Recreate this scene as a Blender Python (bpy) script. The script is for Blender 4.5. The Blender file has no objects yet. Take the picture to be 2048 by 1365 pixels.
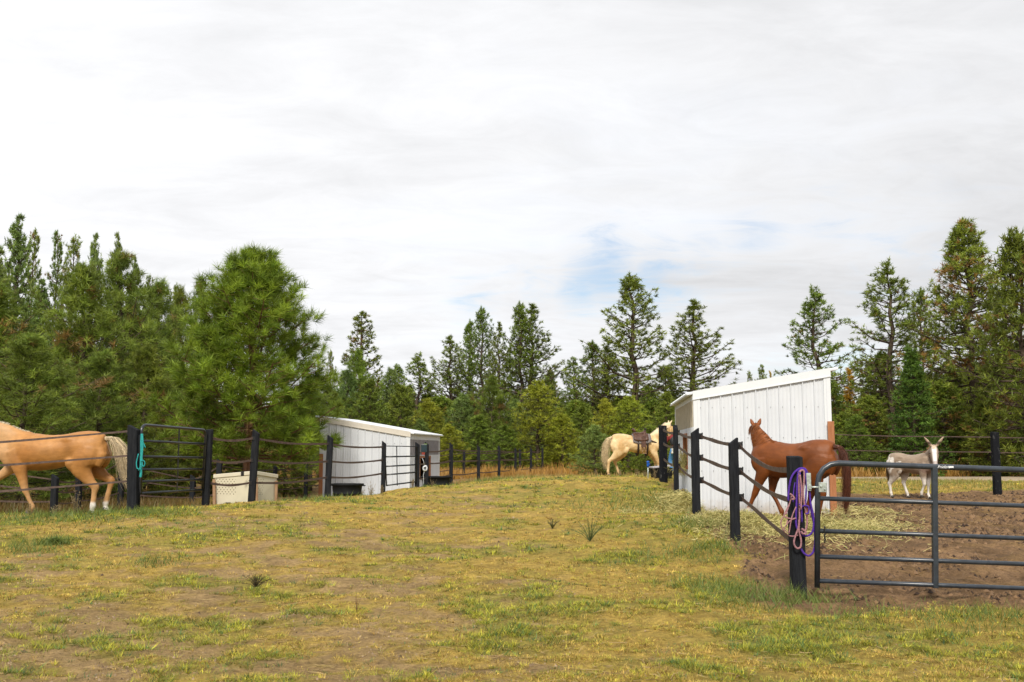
import bpy, math, random
import numpy as np
from mathutils import Vector, Matrix
R = math.radians
rng = np.random.default_rng(7)
random.seed(7)
sc = bpy.context.scene
COL = sc.collection

# ------------------------------------------------------------------ camera
F = 1991.0                     # focal length in photo pixels (35 mm on a 36 mm wide frame)
PITCH = math.atan((900 - 682.5) / F)
EYE = 1.6
cam_d = bpy.data.cameras.new('camera')
cam_d.lens = 35; cam_d.sensor_width = 36; cam_d.clip_end = 5000; cam_d.clip_start = 0.1
cam_d.dof.use_dof = True; cam_d.dof.focus_distance = 17; cam_d.dof.aperture_fstop = 9
cam = bpy.data.objects.new('camera', cam_d); COL.objects.link(cam)
cam.location = (0, 0, EYE); cam.rotation_euler = (math.pi / 2 + PITCH, 0, 0)
sc.camera = cam

def ray(px, py):
    u = (px - 1024) / F; v = (682.5 - py) / F
    return Vector((u, math.cos(PITCH) - v * math.sin(PITCH), math.sin(PITCH) + v * math.cos(PITCH)))
def P(px, py, Y):
    """point of the place seen at (px, py) that stands Y metres in front of the camera"""
    d = ray(px, py); t = Y / d.y
    return Vector((d.x * t, Y, EYE + d.z * t))

# ------------------------------------------------------------------ sky and sun
SUN_EL, SUN_AZ = R(45), R(-173)          # azimuth from +Y towards +X: left and behind the camera
w = bpy.data.worlds.new('World'); sc.world = w; w.use_nodes = True
nt = w.node_tree; N = nt.nodes; L = nt.links; N.clear()
def nd(t, nodes=None, **kw):
    n = (nodes or N).new(t)
    for k, v in kw.items(): setattr(n, k, v)
    return n
def math_n(op, a, b=None, c=None, clamp=False, nt_=None):
    T = nt_ or nt
    n = T.nodes.new('ShaderNodeMath'); n.operation = op; n.use_clamp = clamp
    for i, x in enumerate((a, b, c)):
        if x is None: continue
        if isinstance(x, (int, float)): n.inputs[i].default_value = x
        else: T.links.new(x, n.inputs[i])
    return n.outputs[0]
out = nd('ShaderNodeOutputWorld')
sky = nd('ShaderNodeTexSky'); sky.sky_type = 'NISHITA'; sky.sun_disc = False
sky.sun_elevation = SUN_EL; sky.sun_rotation = SUN_AZ; sky.air_density = 1.0; sky.dust_density = 0.6; sky.ozone_density = 1.5
bg_sky = nd('ShaderNodeBackground'); bg_sky.inputs['Strength'].default_value = 0.105
L.new(sky.outputs[0], bg_sky.inputs['Color'])
tc = nd('ShaderNodeTexCoord')
sep = nd('ShaderNodeSeparateXYZ'); L.new(tc.outputs['Generated'], sep.inputs[0])
zc = math_n('ADD', math_n('MAXIMUM', sep.outputs['Z'], 0.0), 0.12)
cx = math_n('DIVIDE', sep.outputs['X'], zc); cy = math_n('DIVIDE', sep.outputs['Y'], zc)
cmb = nd('ShaderNodeCombineXYZ'); L.new(cx, cmb.inputs[0]); L.new(cy, cmb.inputs[1])
mp = nd('ShaderNodeMapping'); mp.inputs['Rotation'].default_value = (0, 0, R(-24)); mp.inputs['Scale'].default_value = (0.9, 1.35, 1)
L.new(cmb.outputs[0], mp.inputs[0])
n1 = nd('ShaderNodeTexNoise'); n1.inputs['Scale'].default_value = 0.9; n1.inputs['Detail'].default_value = 8; n1.inputs['Roughness'].default_value = 0.58; n1.inputs['Distortion'].default_value = 0.5
L.new(mp.outputs[0], n1.inputs['Vector'])
n2 = nd('ShaderNodeTexNoise'); n2.inputs['Scale'].default_value = 3.0; n2.inputs['Detail'].default_value = 9; n2.inputs['Roughness'].default_value = 0.65; n2.inputs['Distortion'].default_value = 0.8
L.new(mp.outputs[0], n2.inputs['Vector'])
# thin spots of the cloud sheet
thin = None
for (px, py, rad, amt) in ((1215, 540, 4.2, 1.0), (1310, 556, 4.0, .9), (1165, 592, 2.6, .8), (1400, 520, 3.6, .6), (1500, 486, 5.0, .5), (1660, 452, 4.2, .42), (945, 605, 3.0, .6), (1060, 560, 4.0, .45), (1690, 735, 3.2, .75), (1570, 760, 3.5, .6), (1850, 520, 9.0, .42), (1300, 900, 6, .3)):
    c = ray(px, py).normalized()
    dp = nd('ShaderNodeVectorMath', operation='DISTANCE'); L.new(tc.outputs['Generated'], dp.inputs[0]); dp.inputs[1].default_value = c
    m = math_n('MULTIPLY', math_n('SUBTRACT', 1.0, math_n('DIVIDE', dp.outputs['Value'], R(rad)), clamp=True), amt)
    thin = m if thin is None else math_n('MAXIMUM', thin, m)
hv = math_n('ADD', thin, math_n('MULTIPLY', math_n('SUBTRACT', n2.outputs['Fac'], 0.5), 2.6))
hr_ = nd('ShaderNodeMapRange', interpolation_type='SMOOTHSTEP'); hr_.inputs['From Min'].default_value = 0.15; hr_.inputs['From Max'].default_value = 1.35; L.new(hv, hr_.inputs['Value'])
holes = math_n('MULTIPLY', hr_.outputs[0], math_n('MULTIPLY', thin, 2.2, clamp=True))
general = math_n('MULTIPLY', math_n('SUBTRACT', n1.outputs['Fac'], 0.50), 0.55, clamp=True)
fac = math_n('MINIMUM', math_n('ADD', math_n('MULTIPLY', holes, 0.8), general), 0.85)
# brightness of the cloud sheet: brighter towards the veiled sun
sunv = Vector((math.sin(R(-62)) * math.cos(R(32)), math.cos(R(-62)) * math.cos(R(32)), math.sin(R(32))))
dpt = nd('ShaderNodeVectorMath', operation='DOT_PRODUCT'); L.new(tc.outputs['Generated'], dpt.inputs[0]); dpt.inputs[1].default_value = sunv
br = math_n('ADD', math_n('MULTIPLY', math_n('MAXIMUM', dpt.outputs['Value'], 0.0), 0.22), 0.665)
br = math_n('ADD', br, math_n('MULTIPLY', math_n('SUBTRACT', n1.outputs['Fac'], 0.5), 0.46))
br = math_n('ADD', br, math_n('MULTIPLY', math_n('SUBTRACT', n2.outputs['Fac'], 0.5), 0.24))
bg_cl = nd('ShaderNodeBackground'); bg_cl.inputs['Color'].default_value = (0.975, 0.98, 1.0, 1)
L.new(br, bg_cl.inputs['Strength'])
mx = nd('ShaderNodeMixShader'); L.new(fac, mx.inputs[0]); L.new(bg_cl.outputs[0], mx.inputs[1]); L.new(bg_sky.outputs[0], mx.inputs[2])
L.new(mx.outputs[0], out.inputs[0])

sun_d = bpy.data.lights.new('sun', 'SUN'); sun_d.energy = 3.3; sun_d.angle = R(14); sun_d.color = (1.0, 0.93, 0.82)
sun = bpy.data.objects.new('sun', sun_d); COL.objects.link(sun)
sdir = Vector((math.sin(SUN_AZ) * math.cos(SUN_EL), math.cos(SUN_AZ) * math.cos(SUN_EL), math.sin(SUN_EL)))
sun.rotation_euler = sdir.to_track_quat('Z', 'Y').to_euler()
sc.view_settings.view_transform = 'Standard'; sc.view_settings.look = 'None'
sc.view_settings.exposure = 0.32; sc.view_settings.gamma = 1.0
sc.cycles.max_bounces = 6; sc.cycles.diffuse_bounces = 3; sc.cycles.glossy_bounces = 2
sc.cycles.transmission_bounces = 3; sc.cycles.transparent_max_bounces = 4

# ------------------------------------------------------------------ helpers
def tag(o, label=None, cat=None, group=None, kind=None):
    if label: o['label'] = label
    if cat: o['category'] = cat
    if group: o['group'] = group
    if kind: o['kind'] = kind
    return o
def empty(name, loc=(0, 0, 0), rz=0, scale=1):
    o = bpy.data.objects.new(name, None); COL.objects.link(o)
    o.location = loc; o.rotation_euler = (0, 0, rz); o.scale = (scale,) * 3; o.empty_display_size = .3
    return o
def link(name, me, m=None, parent=None):
    o = bpy.data.objects.new(name, me); COL.objects.link(o)
    if m is not None: me.materials.clear(); me.materials.append(m)
    if parent is not None: o.parent = parent
    return o
def np_mesh(name, V, Fc, col=None, smooth=False, col_name='Col'):
    """V (n,3), Fc (m,k) all faces with k corners; col per-vertex rgb"""
    me = bpy.data.meshes.new(name)
    V = np.asarray(V, np.float32); Fc = np.asarray(Fc, np.int32); m, k = Fc.shape
    me.vertices.add(len(V)); me.vertices.foreach_set('co', V.ravel())
    me.loops.add(m * k); me.loops.foreach_set('vertex_index', Fc.ravel())
    me.polygons.add(m); me.polygons.foreach_set('loop_start', np.arange(0, m * k, k, dtype=np.int32))
    me.polygons.foreach_set('loop_total', np.full(m, k, np.int32))
    if smooth: me.polygons.foreach_set('use_smooth', np.ones(m, bool))
    me.update(calc_edges=True)
    if col is not None:
        a = me.color_attributes.new(col_name, 'FLOAT_COLOR', 'POINT')
        c = np.ones((len(V), 4), np.float32); c[:, :3] = col
        a.data.foreach_set('color', c.ravel())
    return me

class MB:
    def __init__(s): s.v = []; s.f = []; s.sm = []
    def add(s, vs, fs, smooth=False):
        b = len(s.v); s.v += [tuple(v) for v in vs]; s.f += [tuple(i + b for i in f) for f in fs]; s.sm += [smooth] * len(fs)
        return s
    def box(s, c, size, M=None):
        hx, hy, hz = (q / 2 for q in size); vs = []
        for dz in (-hz, hz):
            for dx, dy in ((-hx, -hy), (hx, -hy), (hx, hy), (-hx, hy)):
                p = Vector((dx, dy, dz))
                if M is not None: p = M @ p
                vs.append(p + Vector(c))
        return s.add(vs, [(3, 2, 1, 0), (4, 5, 6, 7), (0, 1, 5, 4), (1, 2, 6, 5), (2, 3, 7, 6), (3, 0, 4, 7)])
    def hexa(s, b, t):
        """four bottom and four top corners"""
        return s.add(list(b) + list(t), [(3, 2, 1, 0), (4, 5, 6, 7), (0, 1, 5, 4), (1, 2, 6, 5), (2, 3, 7, 6), (3, 0, 4, 7)])
    def tube(s, pts, r, seg=8, cap=True, flat=None):
        pts = [Vector(p) for p in pts]; n = len(pts)
        rs = r if isinstance(r, (list, tuple)) else [r] * n
        vs = []; prev = None
        for i, p in enumerate(pts):
            t = (pts[min(i + 1, n - 1)] - pts[max(i - 1, 0)])
            t = t.normalized() if t.length > 1e-9 else Vector((0, 0, 1))
            ref = prev if prev is not None else (Vector((0, 0, 1)) if abs(t.z) < .9 else Vector((1, 0, 0)))
            a = ref - t * ref.dot(t)
            if a.length < 1e-6: a = t.orthogonal()
            a.normalize(); prev = a; b = t.cross(a)
            fl = flat or 1.0
            for k in range(seg):
                an = 2 * math.pi * k / seg
                vs.append(p + (a * math.cos(an) + b * math.sin(an) * fl) * rs[i])
        fs = [(i * seg + k, i * seg + (k + 1) % seg, (i + 1) * seg + (k + 1) % seg, (i + 1) * seg + k) for i in range(n - 1) for k in range(seg)]
        s.add(vs, fs, True)
        if cap:
            b0 = len(s.v) - len(vs)
            s.f.append(tuple(b0 + k for k in range(seg))[::-1]); s.f.append(tuple(b0 + (n - 1) * seg + k for k in range(seg))); s.sm += [False, False]
        return s
    def strap(s, a, b, sag, wid=.04, th=.006, n=14, wob=0.0):
        a = Vector(a); b = Vector(b); d = (b - a); side = Vector((d.y, -d.x, 0)).normalized() * th / 2
        vs = []
        for i in range(n + 1):
            t = i / n
            p = a + d * t - Vector((0, 0, sag * 4 * t * (1 - t))) + Vector((0, 0, wob * math.sin(t * 9 + a.x)))
            tw = wid / 2 * (1 + .12 * math.sin(t * 13 + a.x * 5))
            vs += [p - side - Vector((0, 0, tw)), p + side - Vector((0, 0, tw)), p + side + Vector((0, 0, tw)), p - side + Vector((0, 0, tw))]
        fs = [(4 * i + k, 4 * i + (k + 1) % 4, 4 * i + 4 + (k + 1) % 4, 4 * i + 4 + k) for i in range(n) for k in range(4)]
        fs += [(3, 2, 1, 0), (4 * n, 4 * n + 1, 4 * n + 2, 4 * n + 3)]
        return s.add(vs, fs)
    def mesh(s, name):
        me = bpy.data.meshes.new(name); me.from_pydata(s.v, [], s.f)
        me.polygons.foreach_set('use_smooth', s.sm); me.update(); return me
    def build(s, name, m, parent=None):
        return link(name, s.mesh(name), m, parent)
def bevel(o, wdt=.006, seg=2):
    b = o.modifiers.new('bevel', 'BEVEL'); b.width = wdt; b.segments = seg; b.limit_method = 'ANGLE'; return o

# value noise
def _h(ix, iy, s):
    n = (ix * 374761393 + iy * 668265263 + s * 1442695041) & 0xffffffff
    n = ((n ^ (n >> 13)) * 1274126177) & 0xffffffff
    return ((n ^ (n >> 16)) & 0xffff) / 65535.0
def vnoise(x, y, s=0):
    x = np.asarray(x, float); y = np.asarray(y, float)
    ix = np.floor(x).astype(np.int64); iy = np.floor(y).astype(np.int64); fx = x - ix; fy = y - iy
    fx = fx * fx * (3 - 2 * fx); fy = fy * fy * (3 - 2 * fy)
    a = _h(ix, iy, s); b = _h(ix + 1, iy, s); c = _h(ix, iy + 1, s); d = _h(ix + 1, iy + 1, s)
    return (a * (1 - fx) + b * fx) * (1 - fy) + (c * (1 - fx) + d * fx) * fy
def fbm(x, y, oct=4, s=0, rough=.5):
    t = 0; a = 1; tot = 0
    for o in range(oct):
        t = t + a * vnoise(np.asarray(x) * 2 ** o + 17.3 * o, np.asarray(y) * 2 ** o + 5.1 * o, s + o); tot += a; a *= rough
    return t / tot
def sstep(a, b, x): t = np.clip((x - a) / (b - a), 0, 1); return t * t * (3 - 2 * t)

# ------------------------------------------------------------------ materials
def mat(name, base=(.5, .5, .5), rough=.6, metal=0, var=.12, scale=8, bump=0.0, bscale=30, col2=None, attr=False, stretch=None, spec=.4, thr=(.35, .65)):
    m = bpy.data.materials.new(name); m.use_nodes = True; T = m.node_tree; b = T.nodes['Principled BSDF']
    b.inputs['Roughness'].default_value = rough; b.inputs['Metallic'].default_value = metal
    b.inputs['Specular IOR Level'].default_value = spec
    t = T.nodes.new('ShaderNodeTexCoord'); vec = t.outputs['Object']
    if stretch:
        mpn = T.nodes.new('ShaderNodeMapping'); mpn.inputs['Scale'].default_value = stretch; T.links.new(vec, mpn.inputs[0]); vec = mpn.outputs[0]
    n = T.nodes.new('ShaderNodeTexNoise'); n.inputs['Scale'].default_value = scale; n.inputs['Detail'].default_value = 6; n.inputs['Roughness'].default_value = .6
    T.links.new(vec, n.inputs['Vector'])
    r = T.nodes.new('ShaderNodeValToRGB'); r.color_ramp.elements[0].position = thr[0]; r.color_ramp.elements[1].position = thr[1]
    c2 = col2 or tuple(min(1, c * (1 + var)) for c in base); c1 = base if col2 else tuple(c * (1 - var) for c in base)
    r.color_ramp.elements[0].color = (*c1, 1); r.color_ramp.elements[1].color = (*c2, 1)
    T.links.new(n.outputs['Fac'], r.inputs[0]); colr = r.outputs[0]
    if attr:
        at = T.nodes.new('ShaderNodeAttribute'); at.attribute_name = 'Col'
        mm = T.nodes.new('ShaderNodeMix'); mm.data_type = 'RGBA'; mm.blend_type = 'MULTIPLY'; mm.inputs['Factor'].default_value = 1
        T.links.new(colr, mm.inputs['A']); T.links.new(at.outputs['Color'], mm.inputs['B']); colr = mm.outputs['Result']
    T.links.new(colr, b.inputs['Base Color'])
    if bump:
        n3 = T.nodes.new('ShaderNodeTexNoise'); n3.inputs['Scale'].default_value = bscale; n3.inputs['Detail'].default_value = 5; T.links.new(vec, n3.inputs['Vector'])
        bp = T.nodes.new('ShaderNodeBump'); bp.inputs['Strength'].default_value = bump; bp.inputs['Distance'].default_value = .02
        T.links.new(n3.outputs['Fac'], bp.inputs['Height']); T.links.new(bp.outputs[0], b.inputs['Normal'])
    return m
def leaf_mat(name, tint=(1, 1, 1), trans=.3, vary=.085):
    m = bpy.data.materials.new(name); m.use_nodes = True; T = m.node_tree; T.nodes.clear()
    o = T.nodes.new('ShaderNodeOutputMaterial'); at = T.nodes.new('ShaderNodeAttribute'); at.attribute_name = 'Col'
    oi = T.nodes.new('ShaderNodeObjectInfo')
    hs = T.nodes.new('ShaderNodeHueSaturation')
    h = math_n('ADD', math_n('MULTIPLY', math_n('SUBTRACT', oi.outputs['Random'], .5, nt_=T), vary * .35, nt_=T), .5, nt_=T)
    v = math_n('ADD', math_n('MULTIPLY', math_n('SUBTRACT', math_n('FRACT', math_n('MULTIPLY', oi.outputs['Random'], 7.31, nt_=T), nt_=T), .5, nt_=T), vary * 4, nt_=T), 1.0, nt_=T)
    T.links.new(h, hs.inputs['Hue']); T.links.new(v, hs.inputs['Value'])
    mm = T.nodes.new('ShaderNodeMix'); mm.data_type = 'RGBA'; mm.blend_type = 'MULTIPLY'; mm.inputs['Factor'].default_value = 1; mm.inputs['B'].default_value = (*tint, 1)
    T.links.new(at.outputs['Color'], mm.inputs['A']); T.links.new(mm.outputs['Result'], hs.inputs['Color'])
    d = T.nodes.new('ShaderNodeBsdfPrincipled'); d.inputs['Roughness'].default_value = .55; d.inputs['Specular IOR Level'].default_value = .35
    tr = T.nodes.new('ShaderNodeBsdfTranslucent'); mxs = T.nodes.new('ShaderNodeMixShader'); mxs.inputs[0].default_value = trans
    T.links.new(hs.outputs[0], d.inputs['Base Color']); T.links.new(hs.outputs[0], tr.inputs['Color'])
    T.links.new(d.outputs[0], mxs.inputs[1]); T.links.new(tr.outputs[0], mxs.inputs[2]); T.links.new(mxs.outputs[0], o.inputs[0])
    return m
M = {}
M['black_wood'] = mat('black_painted_wood', (.010, .011, .014), .9, var=.5, scale=6, bump=.5, bscale=18, col2=(.022, .024, .028), stretch=(6, 6, .6), spec=.12)
M['black_worn'] = mat('black_worn_wood', (.010, .011, .014), .9, scale=9, bump=.6, bscale=18, col2=(.14, .145, .14), thr=(.60, .82), stretch=(2, 2, .8), spec=.12)
M['cut_wood'] = mat('cut_wood', (.10, .10, .11), .8, var=.4, scale=9)
M['strap'] = mat('brown_strap', (.085, .055, .045), .6, var=.35, scale=14, bump=.2)
M['plastic_black'] = mat('black_plastic', (.012, .012, .013), .45, var=.3)
M['gate_black'] = mat('dark_gate_paint', (.014, .018, .024), .30, var=.3, scale=20, spec=.6)
M['gate_grey'] = mat('gate_paint_grey', (.026, .034, .046), .32, var=.25, scale=15, spec=.6)
M['galv'] = mat('galvanised_steel', (.45, .50, .47), .42, .55, var=.25, scale=30)
M['white_metal'] = mat('white_sheet_metal', (.61, .64, .68), .42, var=.03, scale=2.5, spec=.4)
T = M['white_metal'].node_tree; pb = T.nodes['Principled BSDF']; t_ = T.nodes.new('ShaderNodeTexCoord'); sx = T.nodes.new('ShaderNodeSeparateXYZ'); T.links.new(t_.outputs['Object'], sx.inputs[0])
ng_ = T.nodes.new('ShaderNodeTexNoise'); ng_.inputs['Scale'].default_value = 7; ng_.inputs['Detail'].default_value = 7; ng_.inputs['Roughness'].default_value = .7; T.links.new(t_.outputs['Object'], ng_.inputs['Vector'])
gf = math_n('MULTIPLY', math_n('SUBTRACT', math_n('ADD', math_n('MULTIPLY', ng_.outputs['Fac'], .5, nt_=T), .05, nt_=T), sx.outputs[2], nt_=T), 4.0, clamp=True, nt_=T); gf = math_n('MULTIPLY', gf, .6, nt_=T)
gf2 = math_n('MULTIPLY', math_n('SUBTRACT', ng_.outputs['Fac'], .52, nt_=T), 1.1, clamp=True, nt_=T); pass
mxc = T.nodes.new('ShaderNodeMix'); mxc.data_type = 'RGBA'; old = pb.inputs['Base Color'].links[0].from_socket
T.links.new(gf, mxc.inputs['Factor']); T.links.new(old, mxc.inputs['A']); mxc.inputs['B'].default_value = (.36, .29, .20, 1); T.links.new(mxc.outputs['Result'], pb.inputs['Base Color'])
M['white_trim'] = mat('white_trim', (.67, .70, .73), .38, var=.02, spec=.4)
M['cream_trim'] = mat('cream_trim', (.60, .56, .49), .5, var=.05)
M['beige_panel'] = mat('translucent_beige_panel', (.40, .36, .28), .5, var=.08)
M['grey_panel'] = mat('translucent_grey_panel', (.25, .24, .26), .35, var=.12)
M['orange_wood'] = mat('stained_timber', (.30, .115, .045), .7, var=.2, scale=5, col2=(.40, .17, .075), bump=.3, stretch=(8, 8, .8))
M['pine_wood'] = mat('weathered_board', (.36, .24, .14), .8, scale=5, col2=(.24, .13, .07), bump=.3, stretch=(8, 8, .8))
M['dark'] = mat('painted_interior_shade', (.03, .02, .015), .9)  # near-black colour stands in for shade inside openings and slots
M['cream_plastic'] = mat('cream_plastic', (.60, .56, .44), .5, var=.06, scale=3)
M['rubber'] = mat('black_rubber', (.009, .010, .011), .65, var=.4, scale=5, bump=.2, spec=.15)
M['bark'] = mat('pine_bark', (.045, .032, .024), .9, scale=5, col2=(.12, .085, .06), bump=1.0, bscale=16, stretch=(5, 5, 1))
M['bark_grey'] = mat('grey_bark', (.045, .035, .03), .9, scale=5, col2=(.12, .09, .075), bump=.8, bscale=16, stretch=(5, 5, 1))
M['bark_orange'] = mat('young_orange_bark', (.085, .045, .026), .9, scale=5, col2=(.21, .105, .055), bump=1.0, bscale=18, stretch=(4, 4, 1))
M['leaf'] = leaf_mat('pine_needles', (1.25, 1.18, .80))
M['leaf_near'] = leaf_mat('long_pine_needles', (1.15, 1.12, .85), vary=.02)
M['grass'] = leaf_mat('grass_blades', trans=.25, vary=0)
M['coat'] = mat('horse_coat', (.80, .80, .80), .50, scale=9, col2=(1, 1, 1), attr=True, bump=.15, bscale=60, spec=.30, stretch=(1, 1, 1.8))
M['hair'] = mat('horse_hair', (.9, .9, .9), .5, var=.15, scale=12, attr=True)
M['eye'] = mat('eye', (.008, .006, .005), .1, spec=.6)
M['leather'] = mat('brown_leather', (.045, .018, .010), .5, scale=14, col2=(.11, .05, .030), bump=.2)
M['leather_dark'] = mat('dark_leather', (.022, .012, .009), .55, var=.3)
M['pad'] = mat('saddle_pad', (.17, .15, .15), .9, var=.3, scale=20)
M['purple'] = mat('purple_rope', (.075, .022, .30), .75, var=.3, scale=60, bump=.6, bscale=160)
M['pink'] = mat('pink_rope', (.34, .17, .19), .8, var=.3, scale=60, bump=.6, bscale=160)
M['teal'] = mat('teal_rope', (.02, .30, .30), .8, var=.25, scale=60, bump=.4)
M['blue_paint'] = mat('blue_enamel', (.01, .09, .42), .4, var=.15)
M['sticker'] = mat('white_sticker', (.8, .82, .85), .4, var=.02)

# ------------------------------------------------------------------ terrain
ctrl = []
def C(px, py, Y): p = P(px, py, Y); ctrl.append((p.x, p.y, p.z))
for a in ((1600, 1187, 10.9), (1470, 1082, 13.9), (1393, 1028, 16.8), (1354, 986, 21.4), (1327, 963, 25.8), (265, 1023, 17.3), (409, 1011, 19.6),
          (505, 1003, 20), (656, 993, 23.5), (766, 983, 28.9), (834, 981, 29.8), (902, 968, 35.7), (957, 961, 41), (998, 957, 44), (1040, 951, 52), (1085, 945, 59),
          (1216, 952, 35), (1995, 986, 24), (1850, 997, 23.8), (1500, 1040, 17.4), (1660, 1045, 17.4), (1397, 1027, 19.9), (1668, 1026, 19.7),
          (1370, 978, 25), (-120, 1036, 17.3), (65, 1030, 17.9), (190, 1029, 17.9), (1100, 958, 31), (1024, 962, 30), (950, 967, 33), (1150, 955, 36), (1080, 955, 40), (1750, 1100, 13.4), (2048, 1198, 10.9), (1850, 1195, 10.9)): C(*a)
for a in ((694, 997, 24.8), (725, 994, 25.5), (600, 1004, 21.8), (870, 981, 31.0), (852, 983, 30.5)): C(*a)
for a in ((-3, 6, 0), (0, 6, 0), (3, 6, 0), (-8, 6, 0), (8, 6, 0), (0, 0, 0), (-8, 0, 0), (8, 0, 0), (0, 15, .36), (-3, 13, .27), (-12, 12, .15), (-2, 19, .52), (1.5, 22, .60), (14, 14, .3), (14, 22, .5),
          (-4.6, 28.5, .02), (-5.5, 33, -.1), (-3.2, 33.5, -.05), (-3.0, 38, .0), (-7, 28, .0), (-10, 24, .1), (-14, 30, 0), (-6, 42, .0), (-9.5, 20, .3), (-14, 20, .2),
          (6, 40, .42), (14, 40, .4), (22, 40, .4), (3, 45, .42), (8, 60, .35), (20, 60, .35), (-4, 60, .3), (-12, 60, .2), (-25, 45, 0), (-30, 15, 0), (30, 15, .3), (0, 75, .3), (25, 75, .3), (-25, 75, .2)): ctrl.append(a)
ctrl = np.array(ctrl)
def _k(r2): return np.where(r2 > 1e-9, r2 * np.log(np.maximum(r2, 1e-9)) * .5, 0)
_n = len(ctrl); A = np.zeros((_n + 3, _n + 3))
_d2 = ((ctrl[:, None, :2] - ctrl[None, :, :2]) ** 2).sum(-1)
A[:_n, :_n] = _k(_d2) + np.eye(_n) * .08; A[:_n, _n] = 1; A[:_n, _n + 1:] = ctrl[:, :2]; A[_n, :_n] = 1; A[_n + 1:, :_n] = ctrl[:, :2].T
_w = np.linalg.solve(A, np.concatenate([ctrl[:, 2], np.zeros(3)]))
def gz(x, y):
    x = np.atleast_1d(np.asarray(x, float)).copy(); y = np.atleast_1d(np.asarray(y, float)).copy()
    shp = x.shape; x = x.ravel(); y = y.ravel(); res = np.empty_like(x)
    xc = np.clip(x, -30, 30); yc = np.clip(y, 0, 75)
    for i in range(0, len(x), 20000):
        a = xc[i:i + 20000, None]; b = yc[i:i + 20000, None]
        res[i:i + 20000] = (_k((a - ctrl[:, 0]) ** 2 + (b - ctrl[:, 1]) ** 2) @ _w[:_n]) + _w[_n] + xc[i:i + 20000] * _w[_n + 1] + yc[i:i + 20000] * _w[_n + 2]
    far = sstep(0, 60, np.maximum(np.abs(x) - 30, np.maximum(y - 75, -y)))
    return (res * (1 - far) + .3 * far).reshape(shp)
def g(x, y): return float(gz([x], [y])[0])
def on(px, Y, up=0.0):
    """ground point under column px at distance Y"""
    x = (px - 1024) / F * Y * 1.0
    for _ in range(2):
        z = g(x, Y) + up
        v = None
        # solve row for that z, then x exactly
        t = (z - EYE) / Y; s = math.cos(PITCH); q = math.sin(PITCH)
        vv = (t * s - q) / (s + t * q); x = (px - 1024) / F * Y / (s - vv * q)
    return Vector((x, Y, g(x, Y) + up))

# paddock (bare, trampled soil) on the right; outline in plan
pad_poly = [(2.75, 10.35), (2.85, 13.9), (3.15, 17.0), (3.6, 21), (4.0, 26), (5.6, 26.0), (9, 25.2), (12.5, 24.8), (30, 25.5), (30, 10.5), (9, 10.15), (5, 10.2)]
def poly_dist(x, y, poly):
    """signed distance, negative inside"""
    x = np.asarray(x, float); y = np.asarray(y, float); d = np.full(x.shape, 1e9); ins = np.zeros(x.shape, bool)
    for i in range(len(poly)):
        ax, ay = poly[i]; bx, by = poly[(i + 1) % len(poly)]; ex, ey = bx - ax, by - ay
        t = np.clip(((x - ax) * ex + (y - ay) * ey) / (ex * ex + ey * ey), 0, 1)
        d = np.minimum(d, np.hypot(x - ax - t * ex, y - ay - t * ey))
        c = ((ay > y) != (by > y)) & (x < (bx - ax) * (y - ay) / ((by - ay) if by != ay else 1e-9) + ax); ins ^= c
    return np.where(ins, -d, d)
pad2 = [(-1.9, 36.5), (-1.2, 42), (-.2, 50), (.9, 58), (-6, 60), (-10, 40), (-9, 30), (-9.5, 22), (-6.5, 21.5), (-5.0, 25), (-3.4, 31)]
def masks(x, y):
    pd = poly_dist(x, y, pad_poly) + (fbm(x * 1.3, y * 1.3, 3, 5) - .5) * 1.0
    inpad = sstep(.25, -.25, pd)
    pd2 = poly_dist(x, y, pad2) + (fbm(x * .9, y * .9, 3, 15) - .5) * 1.5
    inpad = np.maximum(inpad, .85 * sstep(.3, -.3, pd2))
    n = fbm(x * 1.7 + 3, y * 2.3, 6, 20, .72)
    n_big = fbm(x * .28, y * .28, 3, 40)
    # grass cover: thin on the left and centre, thicker to the right and along the fence
    cover = .69 + .11 * sstep(0, 4, x) + .18 * sstep(4.5, 1.5, np.abs(x - 3.5)) * sstep(30, 12, y) + (n_big - .5) * .34 + .18 * sstep(18, 30, y) - .07 * sstep(0, -3, x) * sstep(11, 7, y) + .06 * sstep(-3, -7, x)
    gr = sstep(.09, -.09, n - cover * .92 + .05) * (1 - inpad)
    green = sstep(.36, .66, fbm(x * .9 + 9, y * 1.1, 5, 60, .62)) * .85 + .30 * sstep(1.0, 3.2, x) * sstep(14, 8, y)
    return inpad, gr, np.clip(green, 0, 1)

def axis(a, dens, far_lo, far_hi):
    lo = [far_lo]; 
    return np.array(sorted(set(np.round(a, 4))))
xs = np.concatenate([-np.geomspace(900, 14, 26), np.arange(-13.8, 14, .085), np.geomspace(14, 900, 26)])
ys = [-60, -20, -5, 2, 4]; yv = 5.2
while yv < 62: ys.append(yv); yv += max(.045, yv * .0075)
ys = np.array(ys + list(np.geomspace(63, 1200, 24)))
GX, GY = np.meshgrid(xs, ys)
GZ = gz(GX, GY)
inpad, grm, green = masks(GX, GY)
lump = (fbm(GX * 1.6, GY * 1.6, 4, 80) - .5 - .28 * sstep(17, 22, GY)) * .09 * sstep(70, 40, GY) * (1 - .3 * inpad)
rough = (fbm(GX * 7, GY * 7, 3, 90, .6) - .5) * .05 + inpad * ((fbm(GX * 5, GY * 5, 3, 95, .65) - .5) * .16)
nearw = sstep(60, 30, GY) * sstep(14.5, 13, np.abs(GX)) * sstep(3, 5, GY)
GZ2 = GZ + (lump + rough) * nearw
n_a = fbm(GX * 3.1, GY * 3.1, 4, 100)[..., None]; n_b = fbm(GX * 11, GY * 11, 3, 110)[..., None]; n_c = fbm(GX * .6, GY * .6, 3, 120)[..., None]
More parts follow.
